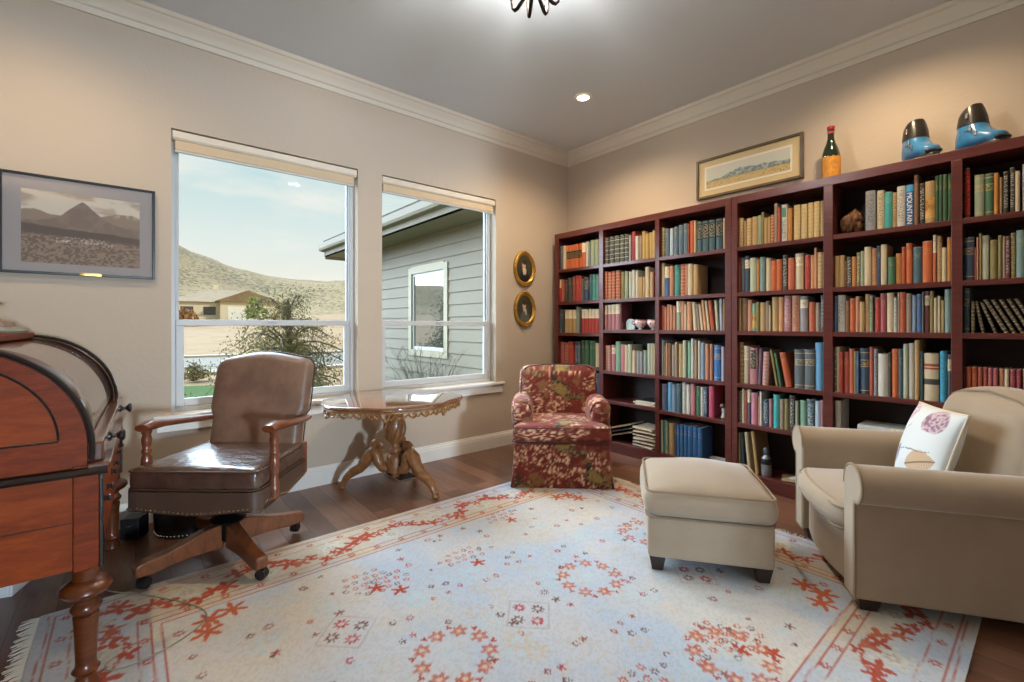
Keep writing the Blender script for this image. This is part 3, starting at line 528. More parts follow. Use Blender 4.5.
def book_mat(st):
    """one cloth per style of spine; the cover colour comes from the object"""
    g = N('book_cloth_' + {'p':'plain','t':'tooled','T':'banded_white','l':'dark_label','c':'cream_label','w':'two_tone','m':'marked','b':'black_band','f':'gilt_bands','g':'green_title','d':'pictorial','x':'titled','r':'two_bands','R':'red_foot','V':'red_title'}[st])
    oi = g.new('ShaderNodeObjectInfo'); base = oi.outputs['Color']
    tc = g.new('ShaderNodeTexCoord'); sp = g.new('ShaderNodeSeparateXYZ'); g.link(tc.outputs['Generated'], sp.inputs[0])
    z = sp.outputs['Z']; gx = sp.outputs['X']; gy = sp.outputs['Y']
    n1 = g.noise(g.coord('Object', (1,1,1)), 16, 4, .6)
    base = g.mix(.10, base, (.24,.20,.16,1)); base = g.mix(g.math('MULTIPLY', n1, .42), base, g.mix(.55, base, (.09,.065,.05,1)))
    wr = g.math('MULTIPLY', g.math('GREATER_THAN', g.math('ABSOLUTE', g.math('SUBTRACT', z, .5)), .478), g.math('GREATER_THAN', n1, .5)); base = g.mix(g.math('MULTIPLY', wr, .35), base, (.55,.46,.34,1))
    spine = g.math('LESS_THAN', gx, .16)
    def band(a, b): return g.math('MULTIPLY', g.math('MULTIPLY', g.math('GREATER_THAN', z, a), g.math('LESS_THAN', z, b)), spine)
    inset = g.math('MULTIPLY', g.math('GREATER_THAN', gy, .14), g.math('LESS_THAN', gy, .86))
    GOLD = L4('d9b465'); CR = L4('e8d9b8'); DK = L4('1f1c1a')
    col = base
    def put(col, mask, c): return g.mix(mask, col, c)
    mk = g.math('GREATER_THAN', g.noise(g.coord('Object', (1, 60, 130)), 1.4, 2, .5), .54)   # worn title tooling
    if st == 'p': col = put(col, g.math('MULTIPLY', g.math('MULTIPLY', band(.68, .84), inset), g.math('MULTIPLY', mk, .30)), GOLD)
    if st == 't':
        w = g.math('FRACT', g.math('MULTIPLY', z, 9)); ln = g.math('MULTIPLY', g.math('LESS_THAN', w, .2), spine)
        col = put(col, g.math('MULTIPLY', ln, .55), GOLD); col = put(col, g.math('MULTIPLY', g.math('MULTIPLY', mk, spine), .3), CR)
    if st == 'T':
        w = g.math('FRACT', g.math('MULTIPLY', z, 6)); ln = g.math('MULTIPLY', g.math('LESS_THAN', w, .13), spine)
        col = put(col, ln, L4('b9bdb0')); col = put(col, g.math('MULTIPLY', g.math('MULTIPLY', spine, mk), .35), L4('b9bdb0'))
    if st == 'l': col = put(col, g.math('MULTIPLY', band(.42, .93), inset), DK); col = put(col, g.math('MULTIPLY', g.math('MULTIPLY', band(.46, .9), mk), .5), CR)
    if st == 'c': col = put(col, band(.66, .9), CR); col = put(col, g.math('MULTIPLY', g.math('MULTIPLY', band(.70, .86), g.math('MULTIPLY', inset, mk)), .6), DK)
    if st == 'w': col = put(col, band(.62, 1.1), CR); col = put(col, g.math('MULTIPLY', g.math('MULTIPLY', band(.66, .95), mk), .4), L4('6b5a44'))
    if st == 'm':
        bw = g.new('ShaderNodeRGBToBW'); g.link(oi.outputs['Color'], bw.inputs[0])
        ink = g.mix(g.math('LESS_THAN', bw.outputs[0], .3), L4('3a3834'), L4('e6e2d6'))
        col = put(col, g.math('MULTIPLY', g.math('MULTIPLY', band(.12, .9), inset), g.math('MULTIPLY', mk, .6)), ink)
    if st == 'b': col = put(col, band(.42, .74), DK); col = put(col, g.math('MULTIPLY', g.math('MULTIPLY', band(.46, .7), mk), .5), GOLD)
    if st == 'f':
        for a, b in ((.9,.915),(.74,.752),(.60,.612),(.08,.095)): col = put(col, band(a, b), GOLD)
        col = put(col, g.math('MULTIPLY', g.math('MULTIPLY', band(.63, .73), mk), .8), GOLD)
    if st == 'g': col = put(col, g.math('MULTIPLY', g.math('MULTIPLY', band(.66, .92), inset), .9), L4('3f8a73')); col = put(col, g.math('MULTIPLY', g.math('MULTIPLY', band(.1, .6), inset), mk), L4('2f6f66'))
    if st == 'd': col = put(col, band(.12, .6), g.ramp(n1, [(.3, L4('8a5a30')), (.5, L4('d8a85a')), (.7, L4('cfd3c8'))]))
    if st == 'x': col = put(col, band(.84, 1.1), L4('4fa3d6'))
    if st == 'r':
        for a, b, c in ((.66,.78,'a0503c'),(.70,.72,'e0c8a0'),(.34,.46,'4a4642')): col = put(col, band(a, b), L4(c))
    if st == 'R': col = put(col, band(-1, .14), L4('c0303a')); w = g.math('FRACT', g.math('MULTIPLY', z, 22)); col = put(col, g.math('MULTIPLY', g.math('MULTIPLY', band(.2,.95), g.math('LESS_THAN', w, .35)), .25), L4('6f6c66'))
    if st == 'V': col = put(col, g.math('MULTIPLY', g.math('MULTIPLY', band(.04, .95), g.math('LESS_THAN', gy, .95)), g.math('GREATER_THAN', g.noise(g.coord('Object', (1, 70, 110)), 1.2, 1, .5), .47)), L4('d8352a'))
    g.bump(g.noise(g.coord(), 260, 2), .12, .002)
    return g.set(col, .62, 0, .35)
BMAT = {s: book_mat(s) for s in 'ptTlcwmbfgdxrRV'}

def book_mesh(nm, t, h, d, rounded=.4):
    """spine faces -X at x=0, thickness along +Y from 0 to t, foot at z=0"""
    c = min(.0032, t*.18)
    ns = 7; out = [(d, 0)]
    for k in range(ns+1):
        a = k/ns; yy = a*t
        out.append((min(.011, .24*t)*(2*a-1)**2 + .0002, yy))
    out.append((d, t))
    inn = [(d, t-c), (c*1.8+.003, t-c), (c*1.8+.003, c), (d, c)]
    poly = out + inn                      # U-shaped cover section, clockwise seen from above
    mb = MB(); mb.prism(poly[::-1], 0, h)
    return mb, (c*1.8+.003, d-.006, c, t-c, .003, h-.004)

def add_text(parent, body, size, mat, loc, name):
    cu = bpy.data.curves.new('t', 'FONT'); cu.body = body; cu.size = size; cu.extrude = .0004; cu.align_x = 'CENTER'; cu.align_y = 'CENTER'
    o = bpy.data.objects.new('tmp', cu); COL.objects.link(o)
    dg = bpy.context.evaluated_depsgraph_get(); me = bpy.data.meshes.new_from_object(o.evaluated_get(dg))
    bpy.data.objects.remove(o)
    me.materials.clear(); me.materials.append(mat)
    t = bpy.data.objects.new(name, me); COL.objects.link(t); t.parent = parent; t.location = loc
    return t

XS = -.272
for bay, row, zb, txt in BOOKS:
    items = txt.split(';')
    for i, it in enumerate(items):
        q = it.split(','); y0, t, h = map(float, q[:3]); pal, st, vol, lean = q[3], q[4], int(q[5]), int(q[6])
        if lean: y0 -= .07*t; t *= .86
        d = min(.235, max(.12, h*.72 + rnd.uniform(-.012, .012)))
        nm = 'bound_volume' if vol else 'book'
        mb, pg = book_mesh(nm, t-.0020, h, d)
        size = 'thick ' if t > .042 else ('slim ' if t < .02 else '')
        height = 'tall ' if h > .262 else ('short ' if h < .195 else '')
        kind = 'volume of a set' if vol else 'book'
        lab = '%s%s%s%s %s, %s from left, %s shelf, %s bay from the windows' % (height, size, SWORD[st], WORD[pal], 'volume' if vol else 'book', ORD[i], ROWW[row], ORD[bay-1])
        o = mb.build(nm, BMAT[st], None, smooth=50)
        o.location = (XS + rnd.uniform(-.008, .004), y0-t+.001, zb+.0006)
        if lean:
            a = -math.radians(lean); o.rotation_euler = (a, 0, 0)
            # lean towards the windows at the top (or away): keep the low corner on the shelf
            if a < 0: o.location.z += t*math.sin(-a)
            o.location.y = y0 - t*.5 - .5*h*(-math.sin(a)) - .5*t*math.cos(a)
        if lean:
            top_y = o.location.y + t*math.cos(a) - h*math.sin(a); lim = {1:-.141,2:-.732,3:-1.328,4:-1.976,5:-2.574,6:-3.166}[bay]-.0015
            if top_y > lim: o.location.y -= top_y-lim
        o.color = (*lin(PAL[pal]), 1)
        tag(o, lab, 'book', 'books on the %s shelf of the %s bay' % (ROWW[row], ORD[bay-1]))
        m2 = MB().box(pg[0], pg[1], pg[2], pg[3], pg[4], pg[5]); m2.build('page_block', M_PAPER, o, smooth=0)
        if st == 'x':
            tx = add_text(o, 'MOUNTAIN', .034, plain('title_white', 'f2f2ee', .6), (-.0016, t*.5, h*.42), 'title_lettering')
            tx.rotation_euler = (PI/2, PI/2, -PI/2)
# book lying flat on the fifth shelf behind the pillow
mb, pg = book_mesh('book', .05, .26, .2)
o = mb.build('book', BMAT['p'], None, smooth=50); o.color = (*lin(PAL['charcoal']), 1)
o.location = (-.265, -2.69, .4605); o.rotation_euler = (PI/2, 0, 0)
tag(o, 'large dark book lying flat underneath the off-white one, behind the tan armchair', 'book', 'books on the fifth shelf of the fifth bay')
MB().box(*pg).build('page_block', M_PAPER, o, smooth=0)
mb, pg = book_mesh('book', .052, .245, .2)
o = mb.build('book', BMAT['c'], None, smooth=50); o.color = (*lin(PAL['white']), 1)
o.location = (-.27, -2.695, .5115); o.rotation_euler = (PI/2, 0, 0)
tag(o, 'large off-white book lying flat on a dark one, fifth shelf behind the tan armchair', 'book', 'books on the fifth shelf of the fifth bay')
MB().box(*pg).build('page_block', M_PAPER, o, smooth=0)
mb, pg = book_mesh('book', .02, .22, .16)
o = mb.build('book', BMAT['p'], None, smooth=50); o.color = (*lin(PAL['mint']), 1); o.location = (-.27, -3.115, .461)
tag(o, 'slim mint-green book standing at the far end of the fifth shelf, fifth bay', 'book', 'books on the fifth shelf of the fifth bay')
MB().box(*pg).build('page_block', M_PAPER, o, smooth=0)

# ---- other things on the shelves
M_CHINA = plain('white_china', 'e6ddd8', .2, coat=.4); M_CHRED = plain('red_glaze', 'b8484a', .25, coat=.3)
for i, y in enumerate((-1.08, -1.212)):
    r = thing('teacup', ('small white teacup with red rim, left one on third shelf of second bay', 'small white teacup with red rim, right one beside the bookcase divider')[i], 'cup', (-.2, y, 1.1375), (2.4, .9)[i], 'pair of china cups'); r.scale = (1.2, 1.2, 1.25)
    MB().lathe([(.018,0),(.02,.004),(.012,.01),(.03,.02),(.046,.045),(.047,.062),(.043,.07),(.040,.07),(.043,.06),(.041,.045),(.027,.024),(.002,.02)], 24).build('bowl', M_CHINA, r)
    MB().lathe([(.0435,.067),(.0475,.066),(.0465,.0735),(.043,.0735)], 24).build('rim', M_CHRED, r)
    for s in (0, PI):
        MB().tube([(.044*math.cos(s), .044*math.sin(s), .058), (.062*math.cos(s), .062*math.sin(s), .062), (.066*math.cos(s), .066*math.sin(s), .045), (.047*math.cos(s), .047*math.sin(s), .034)], .0035, 6).build('handle', M_CHRED, r)
    mb = MB()
    for k in range(9):
        a = k*.7+.2; mb.sphere((.0445*math.cos(a), .0445*math.sin(a), .045+.008*math.sin(k*2.1)), .006, 6, 4, (1,1,1))
    mb.build('painted_flower', M_CHRED, r)
# small arched card
r = thing('greeting_card', 'small pale blue arched card propped up beside the maroon book', 'card', (-.225, -.985, 1.139), 0)
pts = [(-.045,0),(.045,0),(.045,.06)] + [(.045*math.cos(a), .06+.038*math.sin(a)) for a in np.linspace(.1, PI-.1, 9)] + [(-.045,.06)]
MB().prism([(p[0], p[1]) for p in pts], 0, .0035, 'x').build('front_leaf', plain('card_blue', 'c2d6cf', .7), r, smooth=0)
mb = MB(); M = Matrix.Translation((.004,0,0)) @ Matrix.Rotation(math.radians(16), 4, 'Y'); mb.prism(pts, 0, .002, 'x'); mb.v = [tuple(M @ Vector(p)) for p in mb.v]; mb.build('rear_leaf', plain('card_white', 'e3e3dc', .7), r, smooth=0)
# papers and magazines in the second bay
def magazine(name, label, loc, size, rot, hexs, group, tilt=(0,0), curl=.0, pages='d8cdb5'):
    r = thing(name, label, 'magazine', loc, rot, group)
    r.rotation_euler = (tilt[0], tilt[1], rot)
    w, l, t = size
    f = lambda u, v: ((u-.5)*w, (v-.5)*l, curl*math.sin(u*5+v*3)*.5+curl*.5)
    mb = MB(); mb.grid(10, 12, lambda u, v: (f(u,v)[0], f(u,v)[1], f(u,v)[2]+t)); mb.grid(10, 12, lambda u, v: f(1-u, v))
    n = 11*13
    rim = [j*11 for j in range(13)]
    mb.build('cover', plain('cover_'+hexs, hexs, .5, var=.35, vs=25), r, smooth=0)
    mb = MB()
    for e0, e1, fn in ((0,10,lambda k,z:(f(k/10,0)[0], f(k/10,0)[1]+.001, f(k/10,0)[2]+z)), (0,10,lambda k,z:(f(k/10,1)[0], f(k/10,1)[1]-.001, f(k/10,1)[2]+z))):
        vs = [fn(k, 0.0004) for k in range(11)] + [fn(k, t-.0004) for k in range(11)]
        mb.add(vs, [(k, k+1, 12+k, 11+k) for k in range(10)])
    for uu, s in ((0,.001),(1,-.001)):
        vs = [(f(uu,k/12)[0]+s, f(uu,k/12)[1], f(uu,k/12)[2]+.0004) for k in range(13)] + [(f(uu,k/12)[0]+s, f(uu,k/12)[1], f(uu,k/12)[2]+t-.0004) for k in range(13)]
        mb.add(vs, [(k, k+1, 14+k, 13+k) for k in range(12)])
    mb.build('page_block', plain('pages_'+pages, pages, .85, var=.25, vs=160), r, smooth=0)
    return r
G = 'magazines and papers in the second bay'
magazine('magazine', 'white magazine lying lowest on the fifth shelf of the second bay', (-.18,-1.17,.4755), (.20,.20,.012), .08, 'dcd9d2', G)
magazine('magazine', 'grey-white magazine lying on the lowest white magazine, fifth shelf, second bay', (-.175,-1.16,.489), (.2,.22,.01), -.05, 'b9b7b4', G)
magazine('magazine', 'black-covered magazine on top of the white magazines, second bay', (-.17,-1.175,.5005), (.2,.2,.012), .03, '2b2b2d', G)
cols = ('c9b48e','b89a6a','d8c7a0','a8814e','c7a35e','d9c9aa')
zz = .1006
nmw = ('lowest','second from the bottom','third from the bottom','fourth from the bottom','fifth from the bottom','topmost')
for k in range(6):
    magazine('magazine', 'curled tan magazine, %s of the pile on the bottom shelf, second bay' % nmw[k], (-.175, -1.155, zz), (.2, .22, .012+.003*(k%3)), .075*((k*37)%5-2), cols[k], G, (0,0), .006)
    zz += .0305
for k, (c, z, w) in enumerate((('7b5a41', .165, .012), ('3c3430', .20, .010), ('a58a66', .235, .012))):
    r = thing('portfolio', ('long brown flat folder leaning lowest across the bottom shelf, second bay', 'long black flat folder leaning between two brown ones, second bay', 'long tan flat folder leaning on top of the other folders, second bay')[k], 'folder', (-.16, -.885, z), 0, G)
    MB().box(-.12, .1, -.14, .14, 0, w).build('folder_cover', plain('folder_'+c, c, .6, var=.2), r, smooth=0, bevel=.002)
    MB().box(-.118, .098, -.141, .135, .002, w-.002).build('sheet_block', M_PAPER, r, smooth=0)
for o in [q for q in COL.objects if q.name.startswith('portfolio')]:
    o.rotation_euler = (math.radians(-17), 0, 0)

# bird-like figurine beside the pink book and a little white dish, third bay
M_STONE = plain('grey_stone', 'b5b2a8', .5, var=.3, vs=60)
r = thing('figurine', 'small grey-white stone figurine standing beside the hot-pink book', 'figurine', (-.235, -1.845, .4625), 0)
MB().lathe([(.018,0),(.02,.008),(.013,.02),(.012,.045),(.017,.065),(.012,.083)], 14, M=Matrix.Rotation(.08,4,'Y')).build('body', M_STONE, r)
MB().sphere((-.012,0,.098), .022, 12, 8, (1.25,.8,.85)).build('head', plain('figurine_brown','7a6a58',.5,var=.3,vs=80), r)
r = thing('trinket_dish', 'small white bird-shaped dish at the right end of the bottom shelf, third bay', 'dish', (-.2, -1.79, .1006), 0)
MB().lathe([(.014,0),(.016,.01),(.03,.016),(.05,.03),(.052,.034),(.046,.032),(.02,.02),(.002,.018)], 20, M=Matrix.Diagonal((1,1.4,1,1))).build('bowl', M_CHINA, r)
MB().tube([(0,-.06,.03),(0,-.075,.05),(0,-.075,.075),(0,-.068,.09)], [.012,.01,.007,.003], 8).build('tail', M_CHINA, r)
# dark flask and loose papers on the bottom shelf, fourth bay
r = thing('flask', 'black and silver bottle standing on the bottom shelf beside leaning books', 'bottle', (-.24, -2.155, .1006), 0)
MB().lathe([(.03,0),(.034,.01),(.034,.10),(.03,.13),(.014,.15)], 20).build('body', plain('flask_silver', '8f9499', .35, .4), r)
MB().lathe([(.034,.085),(.036,.09),(.036,.115),(.032,.125)], 20).build('band', M_PLASTIC_B, r)
MB().lathe([(.012,.15),(.02,.155),(.022,.18),(.014,.2),(.006,.205)], 16).build('stopper', plain('flask_cap', '5c5f63', .4, .3), r)
G = 'papers on the bottom shelf of the fourth bay'
for k, (y, c, rt, w) in enumerate(((-2.33,'b9a27c',.3,'tan'),(-2.40,'d8d5cc',-.2,'white'),(-2.42,'b7cbe0',.12,'pale blue'))):
    magazine('leaflet', '%s leaflet lying loose on the bottom shelf, fourth bay' % w, (-.19-.01*k, y, .1006+.001+.016*k), (.14,.17,.008), rt, c, G, (0,0), .004)
# knotted driftwood / rock on the top shelf of the fifth bay
mb = MB()
mb.puff(.13, .20, .16, .07, n=34, fn=lambda x,y,z: (x,y,z))
o = mb.build('driftwood', None or plain('driftwood', '6b4626', .75, var=.65, vs=24, bump=.9, bs=40), None, smooth=180)
P = coords(o); a = np.arctan2(P[:,2]+.02, P[:,1]); rr = 1+.42*(fbm(P[:,1]*26+5, P[:,2]*26+9, 3)-.5)+.34*(fbm(P[:,0]*55, P[:,1]*50+P[:,2]*40, 8)-.5)-.12*(np.abs(fbm(P[:,1]*34, P[:,2]*34+P[:,0]*20, 12)-.5) < .05)
P = P*rr[:,None]; zt = P[:,2]; P[:,2] = np.where(zt > 0, zt*(1-.45*np.clip(P[:,1]/.1, -.2, 1)*1.0), zt); P[:,2] -= P[:,2].min()
for v, c in zip(o.data.vertices, P): v.co = c
o.scale = (.80,.60,.92); o.location = (-.20, -2.654, 1.7556); tag(o, 'knotted brown piece of driftwood at the left end of the top shelf', 'driftwood')

# ---- on top of the bookcases
# leaning panorama in a narrow gilt frame
def frame_box(name, parent, w, h, t, d, mat, bevel=.003, y=0):
    """rectangular frame in the local XZ plane, front at -y"""
    mb = MB()
    mb.box(-w/2, -w/2+t, y-d, y, 0, h); mb.box(w/2-t, w/2, y-d, y, 0, h)
    mb.box(-w/2+t, w/2-t, y-d, y, 0, t); mb.box(-w/2+t, w/2-t, y-d, y, h-t, h)
    return mb.build(name, mat, parent, smooth=0, bevel=bevel)
r = thing('framed_panorama', 'narrow framed mountain panorama print on the wall above the bookcases', 'picture', (-.006, -1.916, 2.242), -PI/2)
W, Hh = .806, .33
frame_box('frame', r, W, Hh, .02, .022, wood('antique_gilt', '6b5530', '3d2f1c', .45, .2))
M_MAT = fabric('linen_mat', 'd8c59c', 'cbb78c', .9, .05)
MB().box(-W/2+.018, W/2-.018, -.01, -.004, .018, Hh-.018).build('mat_board', M_MAT, r, smooth=0)
MB().box(-.332, .332, -.0125, -.0102, .064, .262).build('print_border', plain('print_white', 'e8e2d4', .8), r, smooth=0)
mb = MB(); mb.grid(150, 44, lambda u, v: (-.318+.636*u, -.0128, .078+.168*v))
o = mb.build('print', painted('print_ink', .7), r, smooth=0)
P = coords(o); u = (P[:,0]+.318)/.636; v = (P[:,2]-.078)/.168
ridge = .42+.22*np.exp(-((u-.42)/.16)**2)+.16*np.exp(-((u-.75)/.22)**2)+.12*(fbm(u*14, u*0+3, 5)-.5)-.05*np.exp(-((u-.05)/.1)**2)
c = np.tile(np.array(lin('bfc7bf')), (len(P),1)); c = lerp(c, lin('d8d4c4'), np.clip(v*1.0-.3,0,1))
mk = sstep(ridge+.02, ridge-.02, v); hillc = lerp(np.tile(np.array(lin('6d7f86')), (len(P),1)), lin('a9b0ac'), sstep(.45,.62,fbm(u*40, v*14, 2))); c = c*(1-mk[:,None])+hillc*mk[:,None]
mk = sstep(.40,.30,v+.10*(fbm(u*12,v*0,11)-.5)); tr_ = lerp(np.tile(np.array(lin('4e5f4e')),(len(P),1)), lin('c3ac7a'), sstep(.38,.28,v)); c = c*(1-mk[:,None])+tr_*mk[:,None]
c = lerp(c, lin('6a6242'), .6*sstep(.62,.7,fbm(u*60, v*20, 4))*(v < .3)); set_pattern(o, c)
# wine bottle
r = thing('wine_bottle', 'dark green wine bottle with orange label and red capsule on the bookcase', 'bottle', (-.16, -2.526, 2.1315), 0)
k = 1.27
MB().lathe([(.02,.004),(.036,0),(.04,.006),(.041,.05),(.041,.135),(.039,.155),(.031,.18),(.02,.205),(.0155,.225),(.0148,.262),(.0165,.263),(.0165,.272),(.0148,.274)] and [(a*k,b*k) for a,b in [(.02,.004),(.036,0),(.04,.006),(.041,.05),(.041,.125),(.039,.145),(.031,.175),(.021,.2),(.0155,.225),(.0148,.262),(.0165,.263),(.0165,.272),(.0148,.274)]], 28).build('glass_body', plain('bottle_glass', '1c2a1a', .08, coat=.6), r)
MB().lathe([(.0155*k,.250*k),(.0158*k,.253*k),(.0158*k,.275*k),(.0175*k,.277*k),(.0175*k,.287*k),(.0145*k,.2895*k)], 20).build('capsule', plain('capsule_red', '9c2730', .35), r)
n = 24
def lab(u, v):
    a = math.radians(115+u*160+22); wob = .004*math.sin(u*31)+.003*math.sin(u*57+1)
    return (.0425*k*math.cos(a)*1.005, .0425*k*math.sin(a)*1.005, k*(.006+v*.118)+wob*(1 if v > .5 else .6))
MB().grid(24, 6, lab).build('label', plain('wine_label', 'c98a35', .75, var=.3, vs=40), r)
# two ski boots
def lofted(mb, rings, n=20, e=2.4):
    """rings: (cx, z, rx, ry, cy, tilt)"""
    base = len(mb.v); vs = []; fs = []
    for cx, z, rx, ry, cy, tl in rings:
        for k in range(n):
            a = 2*PI*k/n; ca, sa = math.cos(a), math.sin(a)
            x = cx + rx*abs(ca)**(2/e)*(1 if ca >= 0 else -1); y = cy + ry*abs(sa)**(2/e)*(1 if sa >= 0 else -1)
            vs.append((x, y, z + tl*(x-cx)))
    for i in range(len(rings)-1):
        for k in range(n):
            k2 = (k+1) % n; fs.append((i*n+k, i*n+k2, (i+1)*n+k2, (i+1)*n+k))
    fs.append(tuple(reversed(range(n)))); fs.append(tuple((len(rings)-1)*n+k for k in range(n)))
    return mb.add(vs, fs)
M_BOOTB = plain('boot_blue', '3a80b4', .25, coat=.5, var=.15, vs=12); M_BOOTK = plain('boot_black', '2b2722', .35, coat=.3, var=.2, vs=10); M_BOOTIN = plain('boot_liner', '1a1918', .8)
for i, (y, rot) in enumerate(((-2.975, math.radians(-142)), (-3.225, math.radians(-130)))):
    # local +X = toe
    r = thing('ski_boot', ('old blue and black ski boot on the bookcase, next to the wine bottle', 'old blue and black ski boot on the bookcase, farther from the wine bottle')[i], 'boot', (-.165, y, 2.1315), rot, 'pair of ski boots')
    mb = MB(); lofted(mb, [(-.012,0,.148,.048,0,0),(-.012,.018,.150,.05,0,0),(-.008,.026,.138,.047,0,0)]); mb.build('sole', M_BOOTK, r, smooth=40)
    mb = MB(); lofted(mb, [(0,.026,.122,.045,0,0),(0,.05,.128,.060,0,0),(-.004,.08,.118,.064,0,-.10),(-.022,.11,.09,.06,0,-.25),(-.038,.14,.07,.056,0,-.22),(-.044,.165,.062,.052,0,-.1)]); mb.build('shell', M_BOOTB, r, smooth=60)
    mb = MB(); lofted(mb, [(.112,.0262,.016,.036,0,0),(.114,.036,.018,.042,0,0),(.112,.046,.016,.038,0,-.2)]); mb.build('toe_cap', M_BOOTK, r, smooth=60)
    mb = MB(); lofted(mb, [(-.044,.155,.067,.058,0,-.06),(-.045,.19,.060,.056,0,.10),(-.050,.222,.052,.052,0,.35),(-.052,.244,.044,.045,0,.55),(-.052,.246,.034,.036,0,.55),(-.046,.21,.034,.034,0,.3)]); mb.build('cuff', M_BOOTK, r, smooth=60)
    for q, (x, z) in enumerate(((.03,.088),(.0,.125),(-.02,.2))):
        b = MB().box(x-.006, x+.006, -.066+.002*q, -.058+.002*q, z-.014, z+.014).build('buckle', M_CHROME, r, smooth=0, bevel=.002)
    MB().tube([(-.07,-.05,.125),(.0,-.064,.115),(.04,-.062,.075)], .003, 6).build('strap', M_CHROME, r)
# ================================================================ FURNITURE
RZ = .0112     # top of the rug pile
M_LEATHER = None
g = N('brown_leather'); f = g.noise(g.coord(), 7, 5, .6); f2 = g.noise(g.coord(), 180, 2, .5)
col = g.ramp(f, [(.3, lin('6b5244')), (.7, lin('8a6d5b'))]); g.bump(f2, .12, .003)
M_LEATHER = g.set(col, .42, 0, .5, .12, .25)
g = N('seat_leather'); f = g.noise(g.coord('Object', (9, 26, 9)), 1.1, 3, .5, 1.4); f2 = g.noise(g.coord(), 180, 2, .5)
col = g.ramp(f, [(.3, lin('4a342b')), (.7, lin('5d463b'))]); g.bump(f, .6, .014)
M_SEATL = g.set(col, .27, 0, .7, .7, .14)
M_LEATHD = plain('dark_leather', '513d32', .42, var=.15, bump=.1, bs=180)
M_PIPE = plain('dark_piping', '4a372b', .5)
M_CHAIRW = wood('chair_walnut', '8a4f30', '5a2f1c', .3, .4, (4, 4, 22))
M_LEGW = wood('chair_base_walnut', '8c5231', '54301d', .3, .4, (16, 4, 4))
M_NAIL = plain('nailheads', 'c9b48a', .25, .9)

# ---- swivel desk chair
r = thing('swivel_chair', 'brown leather swivel desk chair with turned wooden arms on four casters', 'chair', (-3.352, -.806, RZ), math.radians(-41.3))
zs = .0
def taper(x, y, z):                       # seat is wider at the front
    return (x*(1 - .08*(y+.26)/.52), y, z)
c = MB().puff(.60, .51, .105, .032, top=.02, side=.004, n=16, c=(0,-.005,.468), fn=taper).build('seat_cushion', M_SEATL, r, smooth=180)
def loop(w, d, z, rc, n=7):
    pts = []
    for cx, cy, a0 in ((w/2-rc, d/2-rc, 0), (-w/2+rc, d/2-rc, PI/2), (-w/2+rc, -d/2+rc, PI), (w/2-rc, -d/2+rc, 1.5*PI)):
        for k in range(n): a = a0 + PI/2*k/(n-1); pts.append((cx+rc*math.cos(a), cy+rc*math.sin(a), z))
    return pts
for z in (.509, .428): MB().tube([(taper(*p)[0], p[1]-.005, p[2]) for p in loop(.602, .512, z, .034)], .0045, 6, closed=True).build('piping', M_PIPE, c)
# leather covered apron with a scalloped lower edge
mb = MB()
lp = [(taper(*p)[0], p[1]-.005) for p in loop(.618, .53, 0, .05, 8)]
dense = []
for i in range(len(lp)):
    a, b = Vector(lp[i]), Vector(lp[(i+1) % len(lp)]); m = max(1, int((b-a).length/.02))
    for k in range(m): dense.append(a.lerp(b, k/m))
def low(p):
    x, y = p
    if y < -.22: return .315 + .028*(abs(x)/.30)**1.2 if abs(x) < .25 else .343 - .02*min(1,(abs(x)-.25)/.05)
    if abs(x) > .26: return .318 + .03*abs(math.sin((y)*7))
    return .33
nD = len(dense)
vs = [(p.x, p.y, low(p)) for p in dense] + [(p.x, p.y, .37) for p in dense] + [(p.x, p.y, .421) for p in dense]
fs = []
for q in range(2):
    for i in range(nD): j = (i+1) % nD; fs.append((q*nD+i, q*nD+j, (q+1)*nD+j, (q+1)*nD+i))
fs.append(tuple(2*nD+i for i in range(nD))); fs.append(tuple(reversed(range(nD))))
mb.add(vs, fs); ap = mb.build('seat_frame', M_LEATHD, r, smooth=50)
mb = MB(); nails = []
acc = 0
for i in range(nD):
    a, b = dense[i], dense[(i+1) % nD]; acc += (b-a).length
    if acc > .0155: acc = 0; mb.sphere((b.x*1.008, b.y*1.008, low(b)+.012), .0042, 6, 4)
mb.build('nailhead_trim', M_NAIL, ap)
# back
def backpanel(x, y, z):
    u = x/.265; v = (z+.25)/.5
    w = .252 + .022*sstep1(.25, .45, v) - .03*max(0, (v-.86)/.14)**2 - .012*math.exp(-((v-.36)/.05)**2)
    zz = z + (.034*math.cos(u*PI/2*.98)**1.5)*max(0, v-.5)*2
    return (u*w, y + (zz+.25)*.24 - .02*math.cos(u*1.2), zz)
def sstep1(a, b, x):
    t = max(0, min(1, (x-a)/(b-a))); return t*t*(3-2*t)
b = MB().puff(.53, .085, .50, .04, side=.0, n=18, c=(0,.235,.728), fn=lambda x,y,z: backpanel(x, y*(1+.25*(1-(x/.265)**2)*(1-(z/.25)**2)), z)).build('backrest', M_LEATHER, r, smooth=180)
edge = [backpanel(x*.985, .042, z) for x, z in [(.265,-.25+.5*k/14) for k in range(15)] + [(.265-.53*k/16,.25) for k in range(1,17)] + [(-.265,.25-.5*k/14) for k in range(1,15)]]
MB().tube([(p[0], p[1]+.229, p[2]+.728) for p in edge], .0045, 6).build('back_piping', M_PIPE, b)
